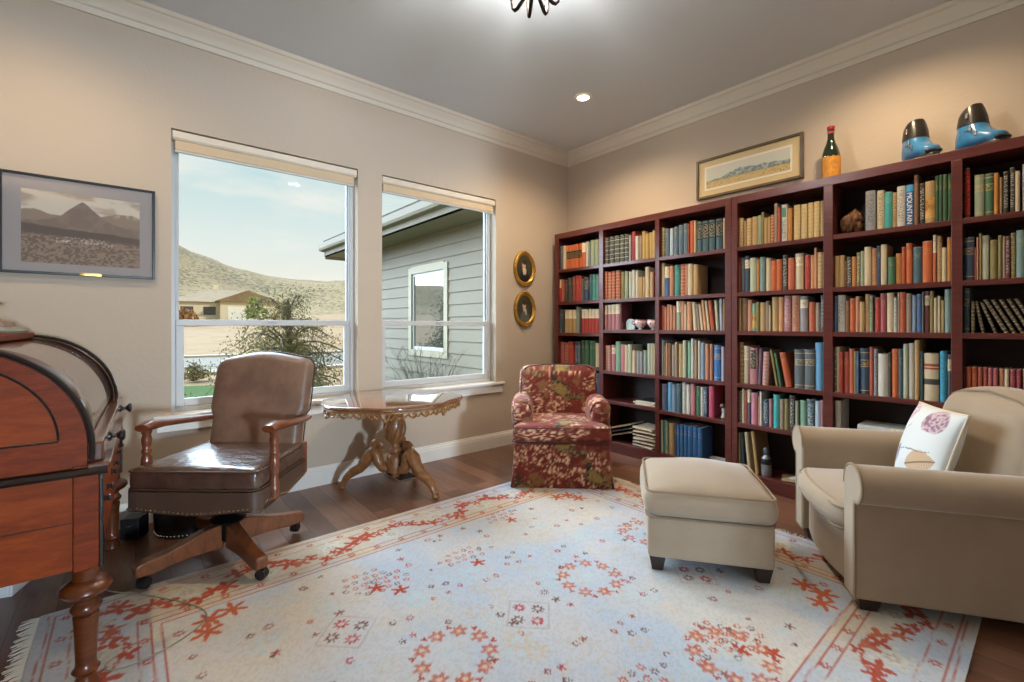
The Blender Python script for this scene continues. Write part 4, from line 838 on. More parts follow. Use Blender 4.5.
for s in (-1, 1):
    # rear wooden rail
    MB().box(s*.262-.016, s*.262+.016, .225, .262, .345, .52).build('back_post', M_CHAIRW, r, smooth=0, bevel=.006)
    # arm: flat shaped rail with a rounded front knob
    path = [(s*.300,-.175,.684),(s*.304,-.125,.690),(s*.314,-.03,.680),(s*.310,.08,.668),(s*.294,.18,.658),(s*.272,.27,.652)]
    MB().tube(path, [.018,.024,.018,.0165,.016,.015], 12, flat=1.75, up=(0,0,1)).build('armrest', M_CHAIRW, r, smooth=60)
    P0 = [(.020,.35),(.024,.36),(.024,.42),(.018,.428),(.022,.438),(.017,.445),(.020,.47),(.025,.50),(.022,.535),(.016,.555),(.021,.563),(.021,.572),(.015,.58),(.019,.60),(.022,.625),(.017,.648),(.022,.656),(.020,.682)]
    MB().lathe(P0, 16, (s*.308,-.135,0)).build('arm_post', M_CHAIRW, r, smooth=60)
MB().lathe([(.048,.10),(.05,.11),(.05,.185),(.03,.195),(.022,.30),(.022,.315)], 20).build('swivel_column', M_DKMETAL, r)
MB().lathe([(.03,.184),(.075,.188),(.08,.2),(.05,.214),(.02,.235)], 24).build('swivel_plate', M_DKMETAL, r)
MB().puff(.30,.22,.035,.012,c=(0,0,.303),n=3).build('seat_bracket', M_DKMETAL, r)
MB().tube([(-.16,.02,.262),(.02,.0,.262)], .035, 14).build('tilt_housing', plain('housing_brown', '5a3a28', .5), r)
for k in range(4):
    a = math.radians(12+90*k+41.3)
    R4 = Matrix.Rotation(a, 4, 'Z')
    prof_ = [(.03,.062),(.10,.066),(.17,.068),(.25,.062),(.31,.054),(.365,.056),(.378,.064),(.380,.10),(.372,.112),(.34,.119),(.27,.128),(.20,.146),(.14,.166),(.09,.178),(.03,.182)]
    mb = MB(); mb.prism(prof_, -.027, .027, 'y'); mb.v = [tuple(R4 @ Vector(p)) for p in mb.v]
    leg = mb.build('base_leg', M_LEGW, r, smooth=30, bevel=.008, bseg=3)
    mb = MB(); Mw = R4 @ Matrix.Translation((.345, .012, .0255)) @ Matrix.Rotation(math.radians(35), 4, 'Z') @ Matrix.Rotation(PI/2, 4, 'X')
    mb.lathe([(.012,-.02),(.024,-.018),(.0255,-.008),(.0255,.008),(.024,.018),(.012,.02)], 18, M=Mw)
    mb.tube([tuple(R4 @ Vector((.352,0,.055))), tuple(R4 @ Vector((.352,0,.035)))], .006, 8)
    mb.build('caster', M_PLASTIC_B, leg)

# ---- carved turtle-top parlour table
tx, ty, tz = -2.30, -.49, .67
r = thing('parlor_table', 'low oval wooden table with glossy shaped top and carved pedestal under the windows', 'table', (tx, ty, 0), 0)
M_TTOP = None
g = N('polished_walnut'); v = g.coord('Object', (2, 14, 2)); f = g.noise(v, 2.4, 6, .6, 1.5)
M_TTOP = g.set(g.ramp(f, [(.3, lin('6a3f26')), (.7, lin('8d5b38'))]), .1, 0, .9, 1.0, .015); g.b.inputs['Coat IOR'].default_value = 2.8
M_CARV = wood('carved_walnut', 'a06d3f', '5f3a20', .38, .3, (8, 8, 8)); M_GILT = wood('carved_gilt', 'b98646', '6e4522', .4, .3, (20, 20, 20))
def outline(th, k=1.0):
    a = th; ca, sa = math.cos(a), math.sin(a)
    rr = 1/math.sqrt((ca/.475)**2+(sa/.42)**2)
    rr *= 1 + .035*math.cos(4*a+.0) + .022*math.cos(8*a+PI)
    an = a - math.radians(8)
    return (rr*k*math.cos(an), rr*k*math.sin(an))
nT = 96
def ring(k, z): return [(*outline(2*PI*i/nT, k), z) for i in range(nT)]
mb = MB(); rings = [ring(.965,.64), ring(.985,.643), ring(1.0,.652), ring(1.0,.660), ring(.99,.668), ring(.975,.670)]
vs = [p for q in rings for p in q]; fs = [(i*nT+k, i*nT+(k+1)%nT, (i+1)*nT+(k+1)%nT, (i+1)*nT+k) for i in range(5) for k in range(nT)]
fs += [tuple(reversed(range(nT))), tuple(5*nT+k for k in range(nT))]
mb.add(vs, fs); top = mb.build('table_top', M_TTOP, r, smooth=40)
# pierced, scrolled frieze under the edge
mb = MB()
mb.tube([(*outline(2*PI*i/nT, .955), .634) for i in range(nT)], .007, 6, closed=True)
nS = 30
for i in range(nS):
    th = 2*PI*i/nS; big = 1.35 if i % 5 == 0 else 1.0
    p = Vector((*outline(th, .955), 0)); q = Vector((*outline(th+2*PI/nS, .955), 0)); t = (q-p); L_ = t.length; t.normalize()
    S = lambda u, z: tuple(p + t*(u*L_) + Vector((0,0,z)))
    dz = .034*big
    mb.tube([S(0,.632), S(.12,.632-dz*.7), S(.35,.632-dz), S(.58,.632-dz*.75), S(.62,.632-dz*.35), S(.42,.632-dz*.25), S(.34,.632-dz*.5)], [.005,.0075,.009,.0085,.007,.006,.005], 6)
    mb.tube([S(.58,.632-dz*.7), S(.8,.632-dz*.85), S(1.0,.632-dz*.35)], [.005,.007,.005], 6)
    if big > 1: mb.sphere(S(.35,.632-dz*1.0), .014, 8, 6)
mb.build('carved_frieze', M_GILT, r, smooth=60)
MB().lathe([(.06,.60),(.19,.612),(.2,.638),(.12,.639)], 24).build('top_block', M_CARV, r)
ped = MB().lathe([(.018,.105),(.032,.115),(.02,.13),(.03,.14),(.052,.15),(.055,.245),(.05,.262),(.036,.275),(.046,.292),(.05,.305),(.04,.318),(.033,.335),(.03,.35),(.048,.372),(.064,.405),(.072,.445),(.07,.485),(.058,.53),(.042,.565),(.036,.59),(.05,.60),(.06,.612)], 28).build('pedestal', M_CARV, r, smooth=60)
mb = MB()
for k in range(9):
    a = 2*PI*k/9
    mb.tube([(q*math.cos(a+tw), q*math.sin(a+tw), z) for q, z, tw in ((.05,.372,0),(.067,.405,.12),(.074,.445,.3),(.071,.485,.5),(.059,.53,.7),(.042,.565,.85))], [.003,.006,.0075,.007,.005,.003], 6)
mb.build('gadroon', M_CARV, ped)
for ang, kl in ((132, 1.0), (297, .86), (38, .9)):
    a = math.radians(ang); ca, sa = math.cos(a), math.sin(a); up = (-sa, ca, 0)
    Q = lambda q, z: (q*ca*(kl if q > .1 else 1), q*sa*(kl if q > .1 else 1), z)
    path = [Q(.045,.165),Q(.085,.175),(Q(.118,.215)),Q(.128,.265),Q(.15,.292),Q(.185,.262),Q(.215,.205),Q(.26,.158),Q(.315,.128),Q(.36,.09),Q(.385,.045),Q(.39,.022)]
    leg = MB().tube(path, [.038,.044,.047,.050,.052,.053,.047,.043,.039,.032,.025,.021], 12, flat=.80, up=up).build('leg', M_CARV, r, smooth=60)
    mb = MB()
    mb.tube([Q(.13+.032*math.cos(t)*(1-t*.06), .322+.03*math.sin(t)*(1-t*.06)) for t in np.linspace(-.6, 5.2, 16)], [.016]*10+[.013,.012,.011,.01,.009,.008], 8, flat=1.6, up=up)
    mb.tube([Q(.20,.262),Q(.23,.235),Q(.262,.2),Q(.275,.172)], [.006,.013,.011,.005], 6)
    mb.build('scroll', M_CARV, leg, smooth=60)
    mb = MB(); mb.sphere(Q(.392,.02), .021, 12, 8, (1.15,1.15,.9)); mb.tube([Q(.40,.014),Q(.418,.022),Q(.415,.042),Q(.402,.045)], [.012,.011,.009,.006], 8); mb.build('foot', M_CARV, leg, smooth=60)

# ---- floral easy chair
M_FLOR = painted('floral_chintz', .85, 0, .2, 500, .15, .25); M_FPIPE = plain('chintz_piping', '4a2420', .8)
def floral(o, off=(0,0), birds=()):
    P = coords(o)
    nrm = np.empty(len(o.data.vertices)*3, dtype=np.float32); o.data.vertices.foreach_get('normal', nrm); nrm = nrm.reshape(-1,3)
    side = np.abs(nrm[:,0]) > .75
    u = np.where(side, P[:,1], P[:,0]) + off[0]; v = P[:,2] - np.where(np.abs(nrm[:,2]) > .7, P[:,1], P[:,1]*.3) + off[1]
    c = lerp(np.tile(np.array(lin('80362f')), (len(P),1)), lin('5e2622'), fbm(u*14, v*14, 4)); c = lerp(c, lin('8f4846'), .5*sstep(.55,.75,fbm(u*40, v*40, 9)))
    # blossom sprays: clusters of pale petals
    cl = sstep(.50,.58, fbm(u*10+3, v*10+7, 21, 3))
    pet = vnoise(u*85+.3, v*85, 31)*.55 + vnoise(u*150, v*150, 33)*.45
    mk = cl*sstep(.50,.60,pet); c = lerp(c, lin('cf9f7c'), mk*.85)
    mk = cl*sstep(.62,.7,pet); c = lerp(c, lin('e2c3a4'), mk*.9)
    lf = sstep(.6,.68, fbm(u*20+11, v*20, 41, 3)); c = lerp(c, lin('8a6a45'), lf*(1-cl)*.8)
    st = np.abs(fbm(u*6, v*6, 55, 3)-.5); c = lerp(c, lin('6d5138'), sstep(.014,.006,st)*.8)
    for bx, bz, s in birds:
        dx = (u-bx)/s; dz = (v-bz)/s
        body = (dx*1.0/.075)**2 + ((dz+.25*dx)/.055)**2; w = fbm(u*90, v*90, 60)
        hd = ((dx+.05)/.022)**2 + ((dz-.085)/.026)**2; nk = ((dx+.052)/.018)**2+((dz-.05)/.04)**2; tl = ((dx-.10+.2*dz)/.06)**2+((dz+.055)/.02)**2
        m = np.maximum.reduce([sstep(1.15,.9,body), sstep(1.15,.9,hd), sstep(1.15,.9,nk), sstep(1.1,.9,tl)])
        bc = lerp(np.tile(np.array(lin('3c322c')), (len(P),1)), lin('8a7550'), sstep(.45,.6,w)); bc = lerp(bc, lin('2f2a28'), sstep(1.15,.9,hd)*.8); bc = lerp(bc, lin('a58a4a'), sstep(.6,.2,body)*.6)
        c = c*(1-m[:,None]) + bc*m[:,None]
    set_pattern(o, c)
r = thing('easy_chair', 'small skirted armchair in maroon floral fabric with birds, beside the window wall', 'armchair', (-1.109, -.948, .0125), math.radians(-43.1))
Wc, Dc = .69, .74
# skirt with kick pleats at the corners
mb = MB(); lp = loop(Wc, Dc-.02, 0, .03, 5); ds = []
for i in range(len(lp)):
    a, b = Vector(lp[i]), Vector(lp[(i+1) % len(lp)]); m = max(1, int((b-a).length/.011))
    for k in range(m): ds.append(a.lerp(b, k/m))
nD = len(ds); NZ = 26; vs = []
for j in range(NZ+1):
    z = .31*j/NZ; fl = (1-j/NZ)
    for p in ds:
        k = 1 + .03*fl + .006*fl*math.sin(p.x*38)*math.cos(p.y*31)
        cor = math.exp(-(((abs(p.x)-Wc/2)**2 + (abs(p.y)-Dc/2+.01)**2)/.0009))
        vs.append((p.x*(k+.045*cor*fl), p.y*(k+.03*cor*fl), z))
fs = [(j*nD+i, j*nD+(i+1)%nD, (j+1)*nD+(i+1)%nD, (j+1)*nD+i) for j in range(NZ) for i in range(nD)] + [tuple(reversed(range(nD))), tuple(NZ*nD+i for i in range(nD))]
mb.add(vs, fs); o = mb.build('skirt', M_FLOR, r, smooth=60); floral(o, (0,0), ((.24,.185,1.0),(-.27,.10,.9),(.0,.42,1.1)))
for cx in (-1, 1):
    mb = MB(); mb.add([(cx*.332,-.355,.22),(cx*.345,-.37,0),(cx*.362,-.378,0.0),(cx*.372,-.36,0),(cx*.338,-.345,.12)], [(0,1,2),(0,2,4),(2,3,4),(0,4,3)]); mb.build('corner_pleat', M_FPIPE, r, smooth=0)
tw_ = lambda x, y, z: (x*(1+.085*sstep1(.12, .22, -y)), y, z)
o = MB().puff(.655, .60, .125, .04, top=.018, side=.006, n=34, c=(0,-.062,.373), fn=tw_).build('seat_cushion', M_FLOR, r, smooth=180); floral(o, (0,0), ((.03,.69,1.0),(.01,.30,1.0)))
for z in (.425, .322): MB().tube([(tw_(*p)[0], p[1]-.062, z) for p in loop(.66,.606,0,.04)], .0045, 6, closed=True).build('piping', M_FPIPE, o)
def bk(x, y, z):
    v = (z+.26)/.52
    return (x*(1.0 - .05*(v-.5)**2), y + .20*(z+.26) - .03*(1-(x/.325)**2)*(y < 0)*(1-(2*v-1)**4), z)
o = MB().puff(.66, .17, .52, .075, top=.012, n=40, c=(0,.19,.56), fn=bk).build('backrest', M_FLOR, r, smooth=180); floral(o, (.15,.05), ((.165,.645,1.1),(.44,.86,.9),(-.12,.80,.9)))
MB().tube([(bk(x,-.06,z)[0], bk(x,-.06,z)[1]+.19, z+.56) for x, z in [(-.315,-.12),(-.315,.0),(-.315,.1),(-.31,.19),(-.285,.24),(-.24,.262),(-.1,.275),(.1,.275),(.24,.262),(.285,.24),(.31,.19),(.315,.1),(.315,0),(.315,-.12)]], .0045, 6).build('back_piping', M_FPIPE, o)
for s in (-1, 1):
    def arm(x, y, z, s=s):
        t = (z+.135)/.27
        return (x + s*.022*t - s*.01, y, z + .012*math.cos(y*5) - .012)
    o = MB().puff(.165, .52, .30, .078, n=26, c=(s*.292,.05,.452), fn=arm).build('arm', M_FLOR, r, smooth=180); floral(o, (.3*s,.2), ())
    MB().tube([(s*.285+ .068*math.cos(t)+s*.008, -.175, .515+.068*math.sin(t)) for t in np.linspace(-.4, PI+.4, 14)], .004, 6).build('arm_piping', M_FPIPE, o)

# ---- tan microfibre set: ottoman and armchair
M_TAN = fabric('tan_velour', 'b3a28d', '98866f', .9, .5, .1, 300); M_TWELT = fabric('tan_welt', '9a8770', '867359', .9, .3); M_FOOT = plain('espresso_wood', '2a1a16', .35, coat=.2)
def foot(parent, x, y, z0=0, h=.075, t=.075, b=.05, sx=0, sy=0):
    mb = MB(); mb.add([(x-b/2+sx,y-b/2+sy,z0),(x+b/2+sx,y-b/2+sy,z0),(x+b/2+sx,y+b/2+sy,z0),(x-b/2+sx,y+b/2+sy,z0),(x-t/2,y-t/2,z0+h),(x+t/2,y-t/2,z0+h),(x+t/2,y+t/2,z0+h),(x-t/2,y+t/2,z0+h)],
        [(3,2,1,0),(4,5,6,7),(0,1,5,4),(1,2,6,5),(2,3,7,6),(3,0,4,7)])
    return mb.build('foot', M_FOOT, parent, smooth=0, bevel=.003)
r = thing('ottoman', 'tan upholstered ottoman with cushioned top and dark block feet on the rug', 'ottoman', (-1.465, -2.305, RZ), math.radians(-54))
Wo, Do = .55, .55
MB().puff(Wo, Do, .20, .02, n=6, c=(0,0,.165)).build('base', M_TAN, r, smooth=180)
o = MB().puff(Wo+.03, Do+.03, .13, .052, top=.07, side=.012, n=16, c=(0,0,.322)).build('cushion', M_TAN, r, smooth=180)
for z in (.382, .262): MB().tube(loop(Wo+.012, Do+.012, z, .04), .0055, 6, closed=True).build('piping', M_TWELT, o)
for sx in (-1,1):
    for sy in (-1,1): foot(r, sx*(Wo/2-.045), sy*(Do/2-.045), 0, .072)

Wa, Da = .78, .88
ca, sa = (.838, .545), (.545, -.838)     # towards the far arm, towards the back
cxy = (-1.476+ca[0]*Wa/2+sa[0]*Da/2, -2.963+ca[1]*Wa/2+sa[1]*Da/2)
r = thing('club_chair', 'tan upholstered armchair with rolled arms standing in front of the bookcases', 'armchair', (cxy[0]-.006, cxy[1], RZ), math.radians(213))
MB().puff(Wa-.20, .72, .22, .02, n=5, c=(0,-.045,.16), fn=lambda x,y,z: (x, y-(.035*(1-(x/.29)**2) if y < 0 else 0), z)).build('base', M_TAN, r, smooth=180)
armprof = [(0,.055),(.105,.055),(.105,.44),(.112,.452)] + [(.090+.088*math.cos(t), .520+.078*math.sin(t)) for t in np.linspace(-1.05, PI-.05, 18)] + [(0,.50)]
for s in (-1, 1):
    # arm from inner face outwards
    x_in = s*(Wa/2-.105)
    pl = [(x_in + s*a, z) for a, z in armprof]
    if s < 0: pl = pl[::-1]
    o = MB().prism(pl[::-1], -Da/2, Da/2-.04, 'y').build('arm', M_TAN, r, smooth=50, bevel=.012, bseg=3)
    MB().tube([(x, -Da/2+.004, z) for x, z in (pl if s > 0 else pl[::-1])], .0055, 6).build('arm_piping', M_TWELT, o)
def seatfn(x, y, z):
    q = max(0, min(1, -y/.33)); return (x*(1+.03*q), y - .055*(1-min(1, abs(x)/.29)**2.2)*q*q, z - .012*q*(z > .06))
o = MB().puff(.566, .64, .14, .06, top=.022, side=.004, n=16, c=(0,-.125,.342), fn=seatfn).build('seat_cushion', M_TAN, r, smooth=180)
for z in (.392, .292): MB().tube([(seatfn(p[0],p[1],0)[0], seatfn(p[0],p[1],0)[1]-.125, p[2]-(.012*max(0,min(1,-p[1]/.33)) if p[2] > .34 else 0)) for p in loop(.562,.636,z,.055)], .0055, 6, closed=True).build('piping', M_TWELT, o)
MB().puff(Wa-.02, .15, .66, .04, n=8, c=(0,Da/2-.085,.39)).build('back_frame', M_TAN, r, smooth=180)
def bfn(x, y, z): return (x*(1-.10*max(0,(z)/.23)**2), y + .20*(z+.23), z - .012*max(0, z/.23)*(x/.30)**2)
o = MB().puff(.60, .19, .46, .07, top=.03, side=.012, n=14, c=(0,.19,.632), fn=bfn).build('back_cushion', M_TAN, r, smooth=180)
ed = [(bfn(x,-.07,z)[0], bfn(x,-.07,z)[1]+.19, bfn(x,-.07,z)[2]+.625) for x, z in [(-.295,-.18),(-.298,0),(-.292,.14),(-.265,.215),(-.2,.235),(0,.25),(.2,.235),(.265,.215),(.292,.14),(.298,0),(.295,-.18)]]
MB().tube(ed, .005, 6).build('back_piping', M_TWELT, o)
for sx in (-1,1):
    for sy in (-1,1): foot(r, sx*(Wa/2-.06), sy*(Da/2-.065), 0, .058, .085, .06)

# printed throw pillow on the tan armchair
ROT = Matrix.Translation((cxy[0]-.006, cxy[1], RZ)) @ Matrix.Rotation(math.radians(213), 4, 'Z')
r = thing('throw_pillow', 'pale square pillow printed with feathers and shells on the tan armchair', 'pillow')
r.matrix_world = ROT @ Matrix.Translation((.0, -.06, .438)) @ Matrix.Rotation(math.radians(-17), 4, 'X')
S = .182
def pil(u, v, s):
    e = (1-u**2)*(1-v**2); th = .065*max(0, e)**.45
    k = 1 - .07*(1-min(1, max(abs(u), abs(v))))*0 - .05*(1-abs(u)**2)*abs(v)**4 - .05*(1-abs(v)**2)*abs(u)**4
    k2 = 1 - .05*(1-u*u)*(v*v)*.8; k3 = 1 - .05*(1-v*v)*(u*u)*.8
    return (u*S*k3, s*th, S+v*S*k2)
mb = MB(); nn = 72
mb.grid(nn, nn, lambda a, b: pil(2*a-1, 2*b-1, -1)); mb.grid(nn, nn, lambda a, b: pil(1-2*a, 2*b-1, 1))
o = mb.build('cover', painted('pillow_print', .85, 0, .1, 400), r, smooth=180)
P = coords(o); u = P[:,0]/S; v = (P[:,2]-S)/S
c = np.tile(np.array(lin('d9dedd')), (len(P),1))
def feather(c, cx, cy, ang, L_, wd, col, col2, seed):
    ca_, sa_ = math.cos(ang), math.sin(ang); a = (u-cx)*ca_+(v-cy)*sa_; b = -(u-cx)*sa_+(v-cy)*ca_
    t = np.clip(a/L_, 0, 1); w = wd*np.sin(PI*np.clip(t,0.01,.99))**.7; m = sstep(1.05,.9,np.abs(b)/(w+1e-4))*(a > 0)*(a < L_)
    st = .5+.5*np.sin((a*2.2+np.abs(b)*1.6)*60+seed); cc = lerp(np.tile(np.array(col),(len(P),1)), col2, st*.8); cc = lerp(cc, lin('5a4038'), sstep(.02,.008,np.abs(b)))
    return c*(1-m[:,None])+cc*m[:,None]
c = feather(c, -.12, -.62, .35, 1.0, .30, lin('b08a66'), lin('e0cdb0'), 0)       # fan feather
dx, dy = u-.38, v-.62; ang = np.arctan2(dy, dx); rr = np.hypot(dx, dy*1.15)
m = sstep(.40,.36,rr)*(dy > -.28); sc_ = lerp(np.tile(np.array(lin('c9b3ba')),(len(P),1)), lin('8f6f80'), sstep(.5,.56,vnoise(u*26, v*26, 7))); c = c*(1-m[:,None])+sc_*m[:,None]
dx, dy = u+.82, v-.78; m = sstep(.34,.30,np.hypot(dx,dy)); sc_ = lerp(np.tile(np.array(lin('c0a3b0')),(len(P),1)), lin('e2d3d4'), sstep(.45,.6,vnoise(u*22, v*22, 8))); c = c*(1-m[:,None])+sc_*m[:,None]
c = feather(c, -.85, -.75, 1.05, .65, .15, lin('b6b3c4'), lin('80788c'), 2)
for (x0, y0, k, w) in ((-.75,.15,1.1,0),(-.3,-.35,.5,1),(.3,-.1,-.4,2)):
    cu = y0 + .25*np.sin((u-x0)*3+w)*k; m = sstep(.014,.005,np.abs(v-cu))*(np.abs(u-x0) < .35); c = lerp(c, lin('7a6a68'), m)
set_pattern(o, c)
MB().tube([pil(a, b, 0) for a, b in [(-1+2*k/20,-1) for k in range(20)]+[(1,-1+2*k/20) for k in range(20)]+[(1-2*k/20,1) for k in range(20)]+[(-1,1-2*k/20) for k in range(20)]], .006, 8, closed=True).build('piping', plain('pillow_piping', 'd8cbb2', .8), r)

# ---- cylinder roll-top desk at the window wall
M_DESK = wood('desk_mahogany', '8f3a0f', '5a2006', .5, 0, (3, 3, 16)); M_DESKH = wood('desk_panel', '9b4410', '6e2907', .5, 0, (2, 6, 9)); M_CYL = wood('desk_cylinder', '6e3c24', '4a2616', .34, 1.0, (5, 1.5, 5))
for m_ in (M_DESK, M_DESKH): m_.node_tree.nodes['Principled BSDF'].inputs['Specular IOR Level'].default_value = .2
M_DESKL = wood('desk_leg_wood', '6f3716', '3f1b0a', .3, .35, (3, 3, 16))
M_EBON = plain('ebonised_trim', '1d1817', .28, coat=.5)
y0d, y1d, xf, xb = -1.50, -.25, -3.80, -4.62
r = thing('cylinder_desk', 'antique wooden cylinder roll-top desk with turned legs by the window wall', 'desk', ((xf+xb)/2+.02, (y0d+y1d)/2, 0), math.radians(-1.9))
ox, oy = (xf+xb)/2, (y0d+y1d)/2
X = lambda x: x-ox; Y = lambda y: y-oy
ccx, ccz, cr = -4.165, .79, .345
def side(inset, rad):
    return [(X(xb+.02), .735), (X(ccx+rad), .735)] + [(X(ccx+rad*math.cos(t)), ccz+rad*math.sin(t)) for t in np.linspace(0, PI/2, 22)] + [(X(xb+.02), ccz+rad)]
for ys, yo in ((y0d, 1), (y1d, -1)):
    a, b = (ys, ys+yo*.022) if yo > 0 else (ys+yo*.022, ys)
    o = MB().prism(side(0, cr-.02)[::-1], Y(a), Y(b), 'y').build('end_panel', M_DESK, r, smooth=30)
    f = ys - yo*.004
    # black arched edging and the inner quarter-round panel
    arc = [(X(ccx+(cr-.008)*math.cos(t)), ccz+(cr-.008)*math.sin(t)) for t in np.linspace(-.12, PI/2, 24)] + [(X(xb+.03), ccz+cr-.008)]
    MB().tube([(x, Y(ys+yo*.006), z) for x, z in arc], .008, 8).build('arch_trim', M_EBON, o)
    inner = [(X(xb+.1), .82), (X(ccx+cr-.085), .82)] + [(X(ccx+(cr-.085)*math.cos(t)), .82+(cr-.09)*math.sin(t)) for t in np.linspace(.02, PI/2, 18)] + [(X(xb+.1), .82+cr-.09)]
    MB().prism(inner[::-1], Y(min(f, ys)), Y(max(f, ys)), 'y').build('arched_inset', M_DESKH, o, smooth=30)
    MB().tube([(x, Y(f), z) for x, z in inner], .0035, 6, closed=True).build('inset_bead', M_EBON, o)
mb = MB(); NY = 3
def cyl(u, v): t = -.05 + (PI/2+.05)*v; return (X(ccx+(cr-.025)*math.cos(t)), Y(y0d+.02+(y1d-y0d-.04)*u), ccz+(cr-.025)*math.sin(t))
mb.grid(4, 26, cyl); cylo = mb.build('cylinder', M_CYL, r, smooth=180); 
s = cylo.modifiers.new('thick', 'SOLIDIFY'); s.thickness = .014; s.offset = -1
# moulded ribs running next to each end
for yy in (y0d+.03, y1d-.03):
    MB().tube([(X(ccx+(cr-.02)*math.cos(t)), Y(yy), ccz+(cr-.02)*math.sin(t)) for t in np.linspace(-.05, PI/2, 20)], .005, 6).build('rib_moulding', M_EBON, cylo)
MB().box(X(xb), X(ccx+.03), Y(y0d-.01), Y(y1d+.01), ccz+cr-.02, ccz+cr+.008).build('top_board', M_DESK, r, smooth=0, bevel=.006)
MB().box(X(xb), X(xb+.02), Y(y0d+.01), Y(y1d-.01), .40, ccz+cr-.021).build('back_panel', M_DESK, r, smooth=0)
# front rail of the cylinder with two pulls
rail = MB().box(X(-3.845), X(-3.802), Y(y0d+.024), Y(y1d-.024), .738, .80).build('cylinder_rail', M_CYL, r, smooth=0, bevel=.006)
for yy in (y0d+.27, y1d-.27):
    Mk = Matrix.Translation((X(-3.803), Y(yy), .77)) @ Matrix.Rotation(PI/2, 4, 'Y')
    MB().lathe([(.018,0),(.018,.005),(.008,.012),(.008,.022),(.021,.034),(.022,.042),(.014,.047)], 14, M=Mk).build('pull_knob', M_EBON, rail)
MB().box(X(-3.84), X(-3.785), Y(y0d-.006), Y(y1d+.006), .722, .738).build('writing_slide', M_CYL, r, smooth=0, bevel=.004)
# black moulding round the case
mp = [(0,.70),(.014,.704),(.022,.714),(.014,.724),(0,.728)]
for ys_, sg_ in ((y0d, -1), (y1d, 1)): MB().prism([(Y(ys_)+sg_*d, z) for d, z in mp][::-sg_], X(xb), X(xf+.01), 'x').build('case_moulding', M_EBON, r, smooth=25)
# case: side aprons, corner stiles, drawers
for ys, yo in ((y0d, 1), (y1d, -1)):
    a, b = sorted((ys+yo*.012, ys+yo*.03))
    ap = MB().box(X(xb+.03), X(xf-.075), Y(a), Y(b), .405, .735).build('side_apron', M_DESKH, r, smooth=0)
    MB().box(X(xb+.03), X(xf-.075), Y(min(ys+yo*.0105, ys+yo*.0125)), Y(max(ys+yo*.0105, ys+yo*.0125)), .555, .557).build('board_joint', M_EBON, ap, smooth=0)
    for x0, x1 in ((xf-.073, xf-.012), (xb, xb+.06)):
        a, b = sorted((ys, ys+yo*.06)); MB().box(X(x0), X(x1), Y(a), Y(b), .40, .734).build('corner_stile', M_DESK, r, smooth=0, bevel=.003)
    a, b = sorted((ys+yo*.002, ys+yo*.056)); MB().box(X(xf-.0115), X(xf-.002), Y(a), Y(b), .40, .70).build('corner_edging', M_EBON, r, smooth=0, bevel=.002)
MB().box(X(xf-.06), X(xf-.015), Y(y0d+.0605), Y(y1d-.0605), .40, .42).build('bottom_rail', M_DESK, r, smooth=0)
yy = y0d+.065; dw = (y1d-y0d-.13)/3
for k in range(3):
    d = MB().box(X(xf-.4), X(xf-.012), Y(yy+.004), Y(yy+dw-.004), .424, .70).build('drawer', M_DESKH, r, smooth=0, bevel=.004)
    for q in (.3, .7):
        Mk = Matrix.Translation((X(xf-.012), Y(yy+dw*q), .57)) @ Matrix.Rotation(PI/2, 4, 'Y')
        MB().lathe([(.013,0),(.013,.003),(.006,.006),(.007,.010),(.012,.015),(.011,.019),(.006,.021)], 14, M=Mk).build('drawer_knob', M_EBON, d)
    yy += dw
LP = [(.028,.0),(.036,.012),(.03,.03),(.022,.045),(.03,.055),(.036,.065),(.028,.075),(.026,.09),(.030,.20),(.033,.245),(.026,.25),(.037,.262),(.04,.272),(.034,.282),(.027,.295),(.034,.305),(.056,.318),(.066,.332),(.062,.348),(.044,.36),(.034,.366),(.034,.392),(.036,.402)]
for x in (xf-.045, xb+.045):
    for y in (y0d+.03, y1d-.03):
        zb = RZ if (x > -4.03 and y < -.9) else 0
        MB().lathe([(a, zb + b*(1-zb/.402)) for a, b in LP], 24, (X(x), Y(y), 0)).build('leg', M_DESKL, r, smooth=50)

# stepped pedestal ornament on the desk
r = thing('table_lamp', 'table lamp with flared wooden foot between grey slabs standing on the roll-top desk', 'lamp', (-4.375, -.46, ccz+cr+.0085), 0)
M_SLAB = plain('grey_slab', '8d9489', .5, var=.2, vs=30); M_PEDW = wood('pedestal_wood', 'a07a66', '7a5648', .4, .2)
mb = MB(); lofted(mb, [(0,0,.27,.16,0,0),(0,.012,.278,.165,0,0),(0,.026,.25,.145,0,0)], 24, 8); mb.build('lower_slab', M_SLAB, r, smooth=30)
mb = MB(); lofted(mb, [(0,.0262,.185,.125,0,0),(0,.05,.185,.125,0,0),(0,.055,.165,.112,0,0),(0,.07,.145,.10,0,0),(0,.09,.128,.09,0,0),(0,.115,.117,.082,0,0),(0,.128,.114,.08,0,0)], 4, 2); mb.v = mb.v
mb2 = MB()
for z, a, b in (): pass
def sq(rings):
    m = MB(); vs = []; fs = []
    for a, b, z in rings: vs += [(-a,-b,z),(a,-b,z),(a,b,z),(-a,b,z)]
    for i in range(len(rings)-1):
        for k in range(4): k2 = (k+1) % 4; fs.append((i*4+k, i*4+k2, (i+1)*4+k2, (i+1)*4+k))
    fs.append((3,2,1,0)); n_ = (len(rings)-1)*4; fs.append((n_,n_+1,n_+2,n_+3)); return m.add(vs, fs)
sq([(.225,.125,.0262),(.225,.125,.05),(.20,.112,.054),(.17,.10,.068),(.15,.09,.09),(.142,.083,.112),(.14,.08,.125)]).build('flared_body', M_PEDW, r, smooth=30)
MB().lathe([(.02,.152),(.05,.156),(.055,.17),(.03,.185),(.022,.2),(.04,.235),(.045,.27),(.03,.31),(.016,.33),(.012,.36),(.012,.52)], 20).build('stem', M_PEDW, r, smooth=50)
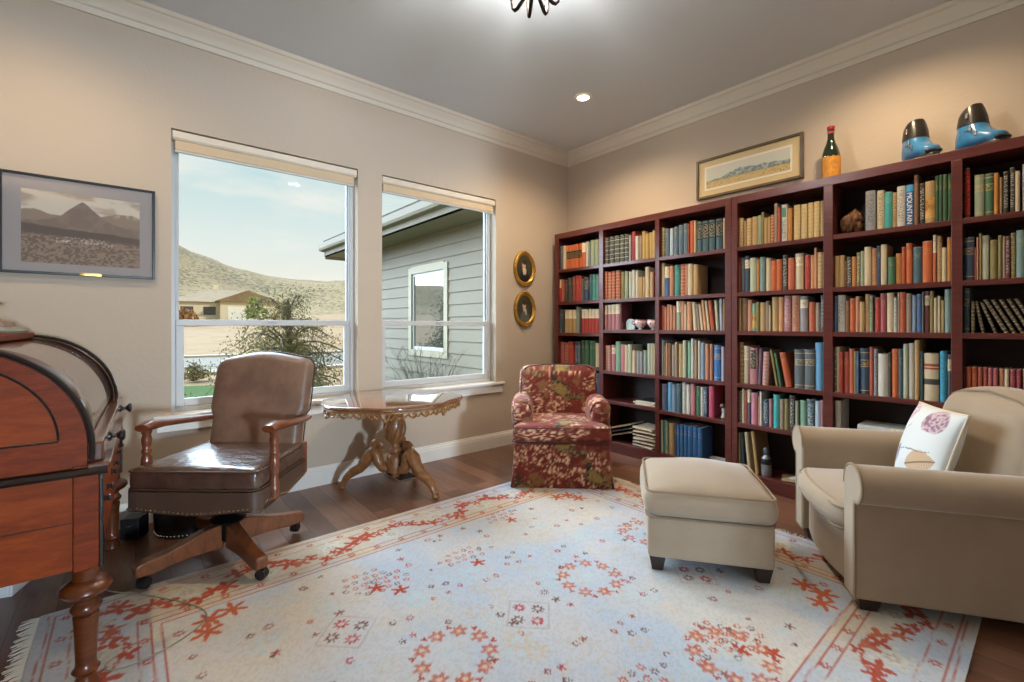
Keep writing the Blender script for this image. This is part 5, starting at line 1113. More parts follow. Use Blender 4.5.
mb = MB(); mb.lathe([(.16,.445),(.127,.60),(.124,.60),(.157,.445)], 36); mb.f = mb.f[:-2]; mb.m = mb.m[:-2]; mb.add([], []); o = mb.build('lamp_shade', fabric('shade_cloth', '9a7452', '8a6647', .85, .1), r, smooth=50)
mb = MB(); lofted(mb, [(0,.1252,.185,.105,0,0),(0,.138,.195,.11,0,0),(0,.152,.16,.09,0,0)], 24, 8); mb.build('upper_slab', M_SLAB, r, smooth=30)

# things on the floor around the desk
r = thing('waste_basket', 'round dark leather waste basket with nailhead rim behind the swivel chair', 'waste basket', (-3.45, -.225, 0), 0); r.scale = (1.12, 1.12, 1)
MB().lathe([(.15,.0),(.158,.006),(.16,.03),(.168,.28),(.172,.29),(.164,.292),(.158,.28),(.15,.03),(.002,.028)], 32).build('body', plain('black_leather', '161213', .4, var=.3, bump=.1), r, smooth=40)
for zz, rr in ((.018,.1605),(.272,.169)):
    mb = MB()
    for k in range(56): a = 2*PI*k/56; mb.sphere((rr*math.cos(a), rr*math.sin(a), zz), .0045, 6, 4)
    mb.build('nailhead_trim', M_NAIL, r)
r = thing('speaker', 'small black box speaker on the floor between desk leg and waste basket', 'speaker', (-3.712, -.20, 0), math.radians(-30)); r.scale = (.6, .6, .8)
MB().box(-.075,.075,-.08,.08,.006,.15).build('cabinet', M_PLASTIC_B, r, smooth=0, bevel=.006)
MB().box(-.066,.066,-.084,-.0805,.016,.14).build('grille', plain('grille_cloth', '0e0e10', .9), r, smooth=0, bevel=.002)
mb = MB()
for i, w in enumerate((.006,.004,.006,.004,.003,.006)): mb.box(-.022+i*.0075, -.022+i*.0075+w, -.0855, -.0841, .096+.001*i, .104+.001*i)
mb.build('maker_badge', M_CHROME, r, smooth=0)
r = thing('storage_bin', 'white plastic bin with an oval hand hole on the floor under the desk', 'bin', (-4.19, -.42, 0), math.radians(-18))
M_WP = plain('white_plastic', 'dcdfe0', .4)
mb = MB(); mb.box(-.12,.11,-.13,.16,0,.012); mb.box(-.12,-.108,-.13,.16,.012,.26); mb.box(.098,.11,-.13,.16,.012,.26); mb.box(-.108,.098,-.13,-.118,.012,.26); mb.box(-.108,.098,.148,.16,.012,.26)
o = mb.build('body', M_WP, r, smooth=0, bevel=.004)
for q in (0,): MB().tube([(.1105,-.02,.07),(.1105,.03,.07)], .011, 10).build('hand_hole', plain('hole_black', '2a2a2c', .8), r)
# ================================================================ WALL PICTURES
def lp_box(mb, x0, x1, y0, y1, z0, z1): return mb.box(x0, x1, y0, y1, z0, z1)
g = N('picture_glass')
tr = g.new('ShaderNodeBsdfTransparent'); gl = g.new('ShaderNodeBsdfGlossy'); gl.inputs['Roughness'].default_value = .03
fr = g.new('ShaderNodeFresnel'); fr.inputs[0].default_value = 1.24
mx = g.new('ShaderNodeMixShader'); g.link(fr.outputs[0], mx.inputs[0]); g.link(tr.outputs[0], mx.inputs[1]); g.link(gl.outputs[0], mx.inputs[2])
g.link(mx.outputs[0], g.out.inputs['Surface']); M_PGLASS = g.m

r = thing('framed_photograph', 'large black-framed sepia mountain photograph hung left of the windows', 'picture', (-3.932, -.003, 1.452), 0)
W, Hh = .632, .527
frame_box('frame', r, W, Hh, .013, .026, M_BLACK, .002)
MB().box(-W/2+.012, W/2-.012, -.012, -.006, .012, Hh-.012).build('mat_board', plain('grey_mat', 'b0a49d', .85), r, smooth=0)
mb = MB(); mb.grid(190, 140, lambda u, v: (-.237+.481*u, -.0128, .06+.386*v)); o = mb.build('photo_print', painted('sepia_print', .75), r, smooth=0)
P = coords(o); u = (P[:,0]+.237)/.481; v = (P[:,2]-.06)/.386
c = lerp(np.tile(np.array(lin('e4d2ba')),(len(P),1)), lin('a98f78'), sstep(.45,.7,fbm(u*4, v*9, 3))*.7)
far = .66+.06*fbm(u*7,u*0,8)+.10*np.exp(-((u-.85)/.2)**2)+.05*np.exp(-((u-.1)/.1)**2)
mk = sstep(far+.01, far-.01, v); c = c*(1-mk[:,None])+np.array(lin('a58d78'))*mk[:,None]
pk = .58+.32*np.exp(-np.abs((u-.49)/.17)**1.5)*1.0+.04*(fbm(u*16,u*0,4)-.5)
mk = sstep(pk+.01, pk-.01, v); hc = lerp(np.tile(np.array(lin('927c6c')),(len(P),1)), lin('9a8674'), sstep(.4,.7,fbm(u*20, v*12, 6))); c = c*(1-mk[:,None])+hc*mk[:,None]
mk = sstep(.66,.70,u)*sstep(.70,.78,v)*(v < far)*sstep(.5,.6,fbm(u*26,v*30,12)); c = lerp(c, lin('cdbba4'), mk*.8)
mid = .52+.05*fbm(u*6,u*0,14)-.10*u; mk = sstep(mid+.01, mid-.01, v); c = c*(1-mk[:,None])+np.array(lin('75645a'))*mk[:,None]
fg = .40-.06*u; mk = sstep(fg+.03, fg-.03, v); gc = lerp(np.tile(np.array(lin('a68e78')),(len(P),1)), lin('836e5e'), sstep(.4,.6,fbm(u*50, v*50, 15))); c = c*(1-mk[:,None])+gc*mk[:,None]
mk = (vnoise(u*90, v*60, 17) > .72)*sstep(.06,.03,np.abs(v-.36+.05*u-.04*(u-.5)))*(u > .27)*(u < .75); c = lerp(c, lin('d6c6b0'), mk*.9)
set_pattern(o, c)
MB().box(-W/2+.012, W/2-.012, -.0165, -.0150, .012, Hh-.012).build('glazing', M_PGLASS, r, smooth=0)
mb = MB(); mb.puff(.092,.004,.017,.0018, n=4, c=(.033,-.0285,.009)); mb.build('name_plate', M_BRASS, r, smooth=40)

# two oval portraits
M_GOLDF = plain('gold_leaf', 'b58a3e', .38, .6, var=.35, vs=30)
for i, (x, z) in enumerate(((-.653, 1.750), (-.649, 1.340))):
    r = thing('oval_portrait', ('small gold-framed oval portrait, upper of the two between window and bookcase', 'small gold-framed oval portrait, lower of the two between window and bookcase')[i], 'picture', (x, -.003, z), 0, 'pair of oval portraits')
    A, B = .143, .183
    def orng(k, y): return [(A*k*math.cos(2*PI*j/48)*(1 if k > .99 else 1), y, B*k*math.sin(2*PI*j/48)) for j in range(48)]
    mb = MB(); R_ = [orng(1,0), orng(1,-.012), orng(.97,-.022), orng(.9,-.026), orng(.84,-.02), orng(.8,-.022), orng(.76,-.016), orng(.72,-.010), orng(.72,0)]
    vs = [p for q in R_ for p in q]; fs = [(a*48+k, a*48+(k+1)%48, (a+1)*48+(k+1)%48, (a+1)*48+k) for a in range(len(R_)-1) for k in range(48)]
    mb.add(vs, [tuple(reversed(f)) for f in fs]); f_ = mb.build('frame', M_GOLDF, r, smooth=50)
    mb = MB()
    for k in range(4):
        a = PI/2*k
        for d in (-.16, 0, .16): mb.sphere((A*.93*math.cos(a+d), -.026, B*.93*math.sin(a+d)), .012 if d == 0 else .008, 8, 6)
    mb.build('corner_ornament', M_GOLDF, f_)
    mb = MB(); NN = 40
    pts = [(0,0)]; mb2 = [(0, -.0105, 0)]
    for q in range(1, 22):
        for j in range(64): mb2.append((A*.725*q/21*math.cos(2*PI*j/64), -.0105, B*.725*q/21*math.sin(2*PI*j/64)))
    fs = [(0, 1+(j+1)%64, 1+j) for j in range(64)] + [(1+(q-1)*64+j, 1+(q-1)*64+(j+1)%64, 1+q*64+(j+1)%64, 1+q*64+j) for q in range(1,21) for j in range(64)]
    mb.add(mb2, fs); o = mb.build('painting', painted('oval_paint', .5, .2), r, smooth=0)
    P = coords(o); u = P[:,0]/A; v = P[:,2]/B; s = 1 if i == 0 else -1
    c = lerp(np.tile(np.array(lin('2c2a24')),(len(P),1)), lin('4a4c38'), fbm(u*3, v*3, 5+i))
    def ell(c, cx, cy, rx, ry, col): m = sstep(1.15,.85,((u-cx)/rx)**2+((v-cy)/ry)**2); return c*(1-m[:,None])+np.array(lin(col))*m[:,None]
    c = ell(c, .0, -.5, .42, .42, '1c1b1e' if i == 0 else '59605c'); c = ell(c, -.05, .02 if i == 0 else .05, .13, .36 if i == 0 else .2, 'd8c8ba' if i == 0 else 'b9b5aa')
    c = ell(c, -.05, .22, .17, .2, 'd2a98c'); c = ell(c, .02*s, .36, .21, .13, '3a2a20'); c = ell(c, .1, -.15, .07, .18, 'c9bfb4')
    set_pattern(o, c)

# ================================================================ RUG
rx0, rx1, ry0, ry1 = -4.01, -.905, -3.30, -.87
rcx, rcy = (rx0+rx1)/2, (ry0+ry1)/2; hx, hy = (rx1-rx0)/2, (ry1-ry0)/2
r = thing('area_rug', 'large pale oriental rug with rust-red floral border on the wood floor', 'rug', (rcx, rcy, 0), 0)
nu, nv = 470, 368
mb = MB(); mb.grid(nu, nv, lambda a, b: (-hx+2*hx*a, -hy+2*hy*b, .0105))
pile = mb.build('pile', painted('rug_wool', .95, 0, .5, 260, .2, .1), r, smooth=0)
P = coords(pile); x, y = P[:,0].astype(np.float64), P[:,1].astype(np.float64)
wx = .006*(fbm(x*9, y*9, 71)-.5); wy = .006*(fbm(x*9+4, y*9, 72)-.5); x = x+wx*2; y = y+wy*2
ex, ey = hx-np.abs(x), hy-np.abs(y); e = np.minimum(ex, ey); onx = ex < ey
s = np.where(onx, y, x)
wear = fbm(x*3.2, y*3.2, 61, 4); fine = vnoise(x*150, y*150, 62)
CREAM, BEIGE, ICE, RED, RUST, INK, AQUA = (np.array(lin(h)) for h in ('bfc4cb','c4b9a6','b3c0d0','aa4324','b65e3e','75564f','b0cad2'))
c = lerp(np.tile(CREAM,(len(x),1)), ICE, sstep(.38,.6,wear)); c = lerp(c, lin('d8c7a8'), sstep(.56,.72,fbm(x*1.7+3, y*1.7, 64, 3))*.45)
# faint tracery over the field
tr1 = np.abs(fbm(x*5.5, y*5.5, 81, 3)-.5); c = lerp(c, lin('b9c3c6'), sstep(.022,.006,tr1)*.6)
tr2 = np.abs(fbm(x*7+9, y*7, 83, 3)-.5); c = lerp(c, lin('c9b9a2'), sstep(.016,.005,tr2)*.5)
def put(m, col, k=1.0):
    global c
    m = np.clip(m, 0, 1)*k*(.72+.28*sstep(.3,.45,fine+.25)); c = c*(1-m[:,None]) + np.array(col)*m[:,None]
def rosette(cx, cy, R_, col, petals=8, hole=.38, k=1.0, ph=0, sub=None):
    global c
    sel = (np.abs(x-cx) < R_*1.5) & (np.abs(y-cy) < R_*1.5)
    dx, dy = x[sel]-cx, y[sel]-cy; a = np.arctan2(dy, dx); q = np.hypot(dx, dy)/R_
    edge = .78+.22*np.cos(petals*a+ph); m = sstep(1.04,.92,q/edge)*sstep(hole-.08,hole+.06,q)
    m = m*k*(.75+.25*(fine[sel] > .35)); cc = c[sel]; cc = cc*(1-m[:,None])+np.array(col)*m[:,None]
    if sub is not None:
        m2 = sstep(hole*.8, hole*.6, q); cc = cc*(1-m2[:,None])+np.array(sub)*m2[:,None]
    c[sel] = cc
def spray(cx, cy, R_, col, n=5, ph=0, k=1.0):
    global c
    sel = (np.abs(x-cx) < R_*1.3) & (np.abs(y-cy) < R_*1.3)
    dx, dy = x[sel]-cx, y[sel]-cy; a = np.arctan2(dy, dx); q = np.hypot(dx, dy)/R_
    rad = .30+.70*np.abs(np.cos(n*.5*a+ph))**2.2; jag = .16*(vnoise(x[sel]*120, y[sel]*120, 91)-.5)
    m = sstep(1.05,.95,q/(rad+jag))*k; cc = c[sel]; c[sel] = cc*(1-m[:,None])+np.array(col)*m[:,None]
# aqua and grey ghosts of larger flowers
rr_ = random.Random(3)
for _ in range(90):
    cx, cy = rr_.uniform(-hx+.4, hx-.4), rr_.uniform(-hy+.4, hy-.4)
    rosette(cx, cy, rr_.uniform(.03,.075), AQUA if rr_.random() < .6 else np.array(lin('c4b8a8')), rr_.choice((6,8,10)), .35, rr_.uniform(.3,.65))
# scattered small rosettes, mirrored like a woven repeat
for _ in range(46):
    cx, cy = rr_.uniform(0, hx-.42), rr_.uniform(0, hy-.42); col = rr_.choice((INK, RUST, np.array(lin('a8525a')), np.array(lin('96635a'))))
    R_ = rr_.uniform(.013,.022)
    for sx in (-1,1):
        for sy in (-1,1): (rosette if rr_.random() < .7 else spray)(sx*cx+rr_.uniform(-.01,.01), sy*cy, R_, col)
# clustered rosettes
for sx in (-1,1):
    for cx, cy in ((-2.84+.0,-1.52),(-2.44,-1.55),(-2.0,-1.28),(-2.0,-2.73)):
        bx, by = cx-rcx, cy-rcy
        if sx > 0: bx, by = -bx, -by
        for q in range(14): rosette(bx+.045*(q%5)-.10+.02*(q//5)+rr_.uniform(-.006,.006), by+.045*(q//5)-.05+rr_.uniform(-.006,.006), .017, RUST if q%3 else INK, 6, .4)
        spray(bx+.02, by-.11, .04, RED, 5, .3)
# rings of rust flowers
for cx, cy in ((-2.10,-2.10),(-2.85,-2.12),(-2.10,-2.75),(-1.5,-2.0),(-3.4,-2.3)):
    bx, by = cx-rcx, cy-rcy; Rr = .125
    for q in range(9):
        a = 2*PI*q/9+.2; rosette(bx+Rr*math.cos(a), by+Rr*math.sin(a), .036, RUST, 6, .28, .85, q*1.7, np.array(lin('e0b48a')))
        spray(bx+Rr*1.2*math.cos(a+.3), by+Rr*1.2*math.sin(a+.3), .014, RED, 3, q)
    rosette(bx, by, .05, AQUA, 8, .4, .6)
# boxed quatrefoils
for cx, cy in ((-2.50,-2.12),(-1.7,-2.4),(-3.1,-1.75)):
    bx, by = cx-rcx, cy-rcy; d = np.abs(x-bx)+np.abs(y-by); put(sstep(.007,.002,np.abs(d-.115)), INK, .3)
    for sx in (-1,1):
        for sy in (-1,1): rosette(bx+(.055*sx if sx == sy else 0), by+(.055*sy if sx != sy else 0), .030, INK if sx == sy else np.array(lin('b04a50')), 8, .35)
# corner leaf sprays inside the border
for sx in (-1,1):
    for sy in (-1,1):
        for q, (dx, dy) in enumerate(((.52,.46),(.60,.44),(.50,.54))): spray(sx*(hx-dx), sy*(hy-dy), .06, RUST, 6, q+.4)
# border ground
b = sstep(.372,.368,e); bc = lerp(np.tile(BEIGE,(len(x),1)), ICE, sstep(.4,.62,fbm(x*2.6, y*2.6, 65, 3))*.8); c = c*(1-b[:,None])+bc*b[:,None]
for q, w, k in ((.030,.004,.85),(.046,.004,.85),(.108,.004,.8),(.298,.004,.8),(.338,.0045,.9),(.368,.0045,.9)): put(sstep(w, w*.4, np.abs(e-q)), RED if q != .108 else RUST, k)
# guard rosettes
for (g0, stp) in ((.077,.155),(.318,.13)):
    for axis, L_ in ((0, hx-g0), (1, hy-g0)):
        n_ = int(2*L_/stp); 
        for k in range(n_+1):
            t = -L_ + 2*L_*k/n_
            for sg in (-1,1):
                if axis == 0: rosette(t, sg*(hy-g0), .021, RED, 6, .3, .9)
                else: rosette(sg*(hx-g0), t, .021, RED, 6, .3, .9)
# main border: undulating vine with angular leaves and pale palmettes
per = .62; tt = (e-.203)/.088; tc = .72*np.sin(2*PI*s/per); inb = sstep(.104,.110,e)*sstep(.302,.296,e)
jag = .16*(vnoise(x*70, y*70, 95)-.5)+.10*(vnoise(x*150, y*150, 96)-.5)
put(sstep(.10,.05,np.abs(tt-tc+jag*1.3))*inb, RED, .9)
for side_ in (-1,1):
    for axis in (0,1):
        L_ = (hx if axis == 0 else hy)-.19
        def BP(s0, t0):
            e0 = .203+.088*t0
            return (s0, side_*(hy-e0)) if axis == 0 else (side_*(hx-e0), s0)
        for k in range(-4, 5):
            for sg, ph in ((1,.25),(-1,.75)):
                s0 = (k+ph)*per
                if abs(s0) > L_+.05: continue
                bx, by = BP(s0, -sg*.28)
                rosette(bx, by, .078, np.array(lin('c9cdc0')), 8, .0, .75); rosette(bx, by, .062, np.array(lin('b9a79a')), 8, .72, .5); rosette(bx, by, .03, np.array(lin('a8877c')), 6, .3, .6)
        n_ = int(2*L_/.052); rl = random.Random(side_*3+axis)
        for k in range(n_+1):
            s0 = -L_+2*L_*k/n_; tv = .72*math.sin(2*PI*s0/per); dv = abs(math.cos(2*PI*s0/per))
            bx, by = BP(s0, max(-.8, min(.8, tv + rl.choice((-1,1))*rl.uniform(.12,.5))))
            spray(bx, by, rl.uniform(.028,.055)*(.75+.45*dv), RED if rl.random() < .75 else RUST, rl.choice((3,4,5)), rl.uniform(0,3), .95)
c = c*(1-.10*(fine[:,None] > .6)); set_pattern(pile, c)
MB().box(-hx, hx, -hy, hy, .0012, .0100).build('backing', plain('rug_backing', 'bfb39c', .95), r, smooth=0)
mb = MB(); rf = random.Random(5)
for sx in (-1,1):
    n_ = 330
    for k in range(n_):
        yy = -hy+.004+(2*hy-.008)*k/(n_-1); L_ = rf.uniform(.04,.062); dy = rf.uniform(-.014,.014); x0 = sx*(hx-.001)
        mb.tube([(x0,yy,.006),(x0+sx*L_*.5,yy+dy*.4,.0065),(x0+sx*L_,yy+dy,.0025)], [.0022,.0024,.0014], 4)
f_ = mb.build('fringe', plain('fringe_wool', 'e0dbd0', .95), r, smooth=0); f_['kind'] = 'stuff'

# thin cord trailing over the rug
cp = [(-3.86,-.60,.004),(-3.84,-.70,.004),(-3.80,-.83,.0145),(-3.72,-.92,RZ+.0042),(-3.60,-1.08,RZ+.0042),(-3.515,-1.22,RZ+.0042),(-3.50,-1.31,RZ+.0042),(-3.54,-1.37,RZ+.0042),(-3.62,-1.425,RZ+.0042),(-3.72,-1.455,RZ+.0042),(-3.79,-1.44,RZ+.0042),(-3.80,-1.40,RZ+.0042),(-3.77,-1.36,RZ+.0042)]
def smoothpath(p, n=6):
    p = [Vector(q) for q in p]; out = []
    for i in range(len(p)-1):
        a, b, c_, d = p[max(i-1,0)], p[i], p[i+1], p[min(i+2,len(p)-1)]
        for k in range(n):
            t = k/n; out.append(.5*((2*b)+(c_-a)*t+(2*a-5*b+4*c_-d)*t*t+(3*b-a-3*c_+d)*t**3))
    return out+[p[-1]]
o = MB().tube(smoothpath(cp), .0024, 6).build('power_cord', plain('cord_grey', '8a8470', .6), None, smooth=180)
tag(o, 'thin grey cord trailing from the desk across the corner of the rug', 'cord')
# ================================================================ OUTSIDE
def gz(x, y):
    """lie of the land"""
    d = math.hypot(x+3.7, y+3.5)
    if d < 17: return -.32
    if d < 90: return -.32 - .25*min(1,(d-17)/8) + 3.0*((d-17)/73)**1.4
    return 2.43 + (d-90)*.028
mb = MB()
rs = [0.0]; q = 3.9
rad = [3.75, 5, 6.5, 8, 10, 12, 14, 16, 18, 21, 25, 30, 37, 46, 58, 72, 90, 115, 150, 200, 260]
nA = 60
vs = []
for d in rad:
    for k in range(nA+1):
        a = math.radians(8 + 164*k/nA); x, y = -3.7+d*math.cos(a), -3.5+d*math.sin(a)
        if d <= 5: y = max(y, .21); 
        vs.append((x, max(y, .21), gz(x, max(y,.21)) + (.0 if d < 20 else .25*math.sin(x*.21)*math.cos(y*.17))))
fs = [(i*(nA+1)+k, (i+1)*(nA+1)+k, (i+1)*(nA+1)+k+1, i*(nA+1)+k+1) for i in range(len(rad)-1) for k in range(nA)]
mb.add(vs, fs)
g = N('dry_ground'); v = g.coord(); f = g.noise(v, .35, 6, .6); f2 = g.noise(v, 4, 3, .6)
col = g.ramp(f, [(.3, lin('8a6d4c')), (.55, lin('9b7f60')), (.75, lin('77613f'))]); col = g.mix(g.math('MULTIPLY', f2, .4), col, lin('6b573a')); MG = g.set(col, .95, 0, .1)
struct('ground', mb, MG, smooth=60)
g = N('lawn_grass'); f = g.noise(g.coord(), 22, 4, .7); f2 = g.noise(g.coord(), 1.2, 3, .5)
col = g.mix(f2, g.ramp(f, [(.3, lin('2a4406')), (.7, lin('44600d'))]), lin('36500a')); g.bump(f, .6, .05); M_LAWN = g.set(col, .9, 0, .15)
mb = MB(); pts = [(-9, .22), (-.12, .22), (-.12, 8.0), (-1.5, 9.6), (-4, 10.6), (-9, 11.2)]
mb.prism(pts[::-1] and pts, -.33, -.30); lw = struct('lawn', mb, M_LAWN, smooth=0); lw['kind'] = 'structure'
M_ROAD = plain('asphalt', '6b6152', .9, var=.12, vs=2); M_CURB = plain('concrete', 'a89d88', .9, var=.1)
mb = MB(); mb.prism([(-30, 15.5), (25, 12.2), (25, 19.5), (-30, 23.5)], -.42, -.29); struct('road', mb, M_ROAD, smooth=0)
mb = MB(); mb.prism([(-30, 14.8), (25, 11.5), (25, 12.2), (-30, 15.5)], -.42, -.25); mb.prism([(-30, 23.5), (25, 19.5), (25, 20.1), (-30, 24.1)], -.5, -.2); struct('curb', mb, M_CURB, smooth=0)

# hills
def hill_z(x, y):
    az = math.degrees(math.atan2(y+3.5, x+3.74)); d = math.hypot(x+3.74, y+3.5)
    el = 4.9 + 4.9*math.exp(-((az-93)/10.0)**2) + .5*math.exp(-((az-64)/7)**2) + .06*math.sin(az*1.9) + .05*math.sin(az*4.7+1)
    top = math.tan(math.radians(el))*430
    t = max(0, min(1, (d-150)/280)); t = t*t*(3-2*t)
    return 4 + (top-4)*t**1.25
mb = MB(); vs = []; nA, nR = 150, 34
for i in range(nR+1):
    d = 150+280*i/nR
    for k in range(nA+1):
        a = math.radians(15+150*k/nA); x, y = -3.74+d*math.cos(a), -3.5+d*math.sin(a); vs.append((x, y, hill_z(x, y)))
mb.add(vs, [(i*(nA+1)+k, (i+1)*(nA+1)+k, (i+1)*(nA+1)+k+1, i*(nA+1)+k+1) for i in range(nR) for k in range(nA)])
g = N('sage_hill'); v = g.coord(); f = g.noise(v, .035, 6, .65); vo = g.new('ShaderNodeTexVoronoi'); vo.inputs['Scale'].default_value = .42; g.link(v, vo.inputs['Vector'])
dots = g.math('LESS_THAN', g.math('ADD', vo.outputs['Distance'], g.math('MULTIPLY', g.noise(v, .02, 3, .6), .9)), .82)
sp = g.new('ShaderNodeSeparateXYZ'); tc = g.new('ShaderNodeTexCoord'); g.link(tc.outputs['Object'], sp.inputs[0])
col = g.ramp(f, [(.3, lin('9a8462')), (.7, lin('7d6b52'))]); col = g.mix(g.math('MULTIPLY', dots, .85), col, lin('43452f')); M_HILL = g.set(col, .95, 0, .05)
struct('hill', mb, M_HILL, smooth=180)

# the other wing of the house, sided with lap boards
M_SIDE = plain('siding_paint', '7b705e', .7, var=.05, vs=1.2); M_SIDETRIM = plain('siding_trim', 'a3977f', .6); M_EAVE = plain('eave_paint', '7d7260', .7)
wx_, wy0, wy1 = -.10, .205, 5.35
mb = MB(); lap = .178; z = -.3; prof_ = [(wx_+.12, -.3)]
pl = []
while z < 2.75: pl += [(wx_-.016, z), (wx_-.002, z+lap-.002)]; z += lap
poly = [(wx_+.12, -.3)] + pl + [(wx_+.12, z)]
wa, wb, wz0, wz1 = 2.40, 3.42, .78, 2.02       # window in the wing
for a, b, zl, zh in ((wy0, wa, -.3, 9), (wb, wy1, -.3, 9), (wa, wb, -.3, wz0), (wa, wb, wz1, 9)):
    pp = []
    for i in range(0, len(pl), 2):
        q0, q1 = pl[i], pl[i+1]
        lo, hi = max(q0[1], zl), min(q1[1]+.002, zh)
        if hi - lo > .004: pp += [(q0[0]+(lo-q0[1])/lap*.014, lo), (q0[0]+(hi-q0[1])/lap*.014, hi)]
    if not pp: continue
    poly = [(wx_+.12, pp[0][1])] + pp + [(wx_+.12, pp[-1][1])]
    mb.prism([(x, z) for x, z in poly][::-1], a, b, 'y')
mb.box(wx_, 6, wy1-.12, wy1, -.3, 2.75)
wing = struct('wall_wing', mb, M_SIDE, smooth=0)
root = bpy.data.objects.new('window_5', None); COL.objects.link(root); root['kind'] = 'structure'
t = .10; mb = MB(); xo = wx_-.03
mb.box(xo, wx_+.02, wa-t, wa, wz0-t, wz1+t); mb.box(xo, wx_+.02, wb, wb+t, wz0-t, wz1+t); mb.box(xo, wx_+.02, wa, wb, wz1, wz1+t+.02); mb.box(xo, wx_+.02, wa, wb, wz0-t, wz0)
mb.build('window_casing', M_SIDETRIM, root, smooth=0)
mb = MB(); mb.box(wx_-.005, wx_+.04, wa, wa+.04, wz0, wz1); mb.box(wx_-.005, wx_+.04, wb-.04, wb, wz0, wz1); mb.box(wx_-.005, wx_+.04, wa+.04, wb-.04, 1.17, 1.22); mb.box(wx_-.005, wx_+.04, wa+.04, wb-.04, wz1-.04, wz1); mb.box(wx_-.005, wx_+.04, wa+.04, wb-.04, wz0, wz0+.05)
mb.build('window_sash', M_VINYL, root, smooth=0)
g = N('mirror_pane'); gl = g.b; M_MIRR = g.set(lin('39403a'), .02, 0, 1.0, 1, .01); g.b.inputs['IOR'].default_value = 2.2
MB().box(wx_+.012, wx_+.02, wa+.04, wb-.04, wz0+.05, wz1-.04).build('window_pane', M_MIRR, root, smooth=0)
# roof with gutter and soffit
mb = MB(); ex = -.60
mb.prism([(ex+.02, 2.80), (wx_+.1, 2.72), (5.0, 4.6), (5.0, 4.75), (ex-.02, 2.93)], wy0+.0, 6.35, 'y')
rw = struct('roof_wing', mb, plain('roof_shingle', '565149', .9, var=.2, vs=6), smooth=0)
mb = MB(); mb.box(ex+.0, wx_+.1, wy0, 6.3, 2.60, 2.62); struct('soffit', mb, M_EAVE, smooth=0)
mb = MB(); mb.box(ex-.0, ex+.025, wy0, 6.32, 2.60, 2.80); mb.box(ex, wx_+.1, 6.28, 6.32, 2.55, 2.86); struct('fascia', mb, M_EAVE, smooth=0)
mb = MB(); mb.prism([(ex-.10, 2.76),(ex-.085, 2.72),(ex-.002, 2.70),(ex-.002, 2.86),(ex-.10, 2.86)][::-1], wy0, 6.4, 'y'); struct('gutter', mb, M_EAVE, smooth=0)

# neighbour's house across the road
nx, ny = 8.97, 80.5; nz = gz(nx, ny)
r = thing('neighbor_house', 'pale single-storey house with hipped roof across the road below the hill', 'house', (nx, ny, nz), math.radians(-8.6))
M_STUC = plain('stucco', 'dccfb2', .9); M_ROOF2 = plain('tile_roof', '8a7455', .9, var=.15, vs=1)
MB().box(-7.5,7.5,-5,5,-1,2.5).build('wall_block', M_STUC, r, smooth=0)
MB().box(-1.5,5.5,-7.5,-5,-1,2.5).build('garage_wing', M_STUC, r, smooth=0)
mb = MB(); mb.add([(-8.3,-5.7,2.4),(8.3,-5.7,2.4),(8.3,5.7,2.4),(-8.3,5.7,2.4),(-3,0,4.5),(3,0,4.5)], [(0,1,5,4),(1,2,5),(2,3,4,5),(3,0,4),(3,2,1,0)]); mb.build('roof', M_ROOF2, r, smooth=0)
mb = MB(); mb.add([(-2.2,-8.2,2.4),(6.2,-8.2,2.4),(6.2,-2.4,2.4),(-2.2,-2.4,2.4),(2,-8.2,4.1),(2,-2,4.1)], [(0,1,4),(1,2,5,4),(2,3,5),(3,0,4,5),(3,2,1,0)]); mb.build('gable_roof', M_ROOF2, r, smooth=0)
MB().box(-.6,4.6,-7.56,-7.48,-.4,1.7).build('garage_door', plain('garage_white', 'efece2', .7), r, smooth=0)
for xx in (-6.3,-3.6): MB().box(xx,xx+1.5,-5.06,-4.98,.5,1.7).build('window', plain('dark_pane', '4a4a46', .2), r, smooth=0)
MB().box(-2.6,-1.9,1,1.7,3.9,5.4).build('chimney', M_STUC, r, smooth=0)

# small ornamental tree and shrubs near the house
M_BARK = plain('bark', '6a5b4c', .9, var=.3, vs=20, bump=.6); M_LEAF = plain('leaf_olive', '857848', .8, var=.45, vs=3); M_LEAF2 = plain('leaf_sage', '7d8a62', .8, var=.4, vs=4)
def leaves(mb, pts, size, rg, per=5, spread=.09):
    for p in pts:
        for _ in range(per):
            c_ = Vector(p) + Vector((rg.gauss(0,spread), rg.gauss(0,spread), rg.gauss(0,spread)))
            E_ = Euler((rg.uniform(0,6), rg.uniform(0,6), rg.uniform(0,6))).to_matrix(); s_ = size*rg.uniform(.6,1.3)
            mb.add([c_+E_@Vector(q) for q in ((-s_,0,0),(0,-s_*.45,s_*.1),(s_,0,0),(0,s_*.45,s_*.1))], [(0,1,2,3)])
def branchy(base, h, n, spread, droop, rg, seg=8):
    """returns (paths, radii, tips)"""
    out = []
    for k in range(n):
        a = 2*PI*k/n + rg.uniform(-.3,.3); L_ = spread*rg.uniform(.6,1.1); z0 = h*rg.uniform(.45,.95)
        pts = []
        for i in range(seg+1):
            t = i/seg; pts.append(Vector((base[0]+L_*t*math.cos(a)+.05*rg.gauss(0,1)*t, base[1]+L_*t*math.sin(a)+.05*rg.gauss(0,1)*t, base[2]+z0+ (h*.22)*math.sin(t*PI*.75) - droop*t*t)))
        out.append(pts)
    return out
rg = random.Random(11)
tb = (-1.76, 4.55, -.31)
r = thing('weeping_tree', 'small drooping ornamental tree with dark trunk outside the hill-view window', 'tree', tb, 0)
trunk = MB().tube([(0,0,-.02),(.02,.01,.5),(-.01,.02,1.0),(.03,0,1.5),(.02,.02,1.9)], [.07,.058,.05,.042,.02], 10).build('trunk', M_BARK, r)
lm = MB(); bz = []
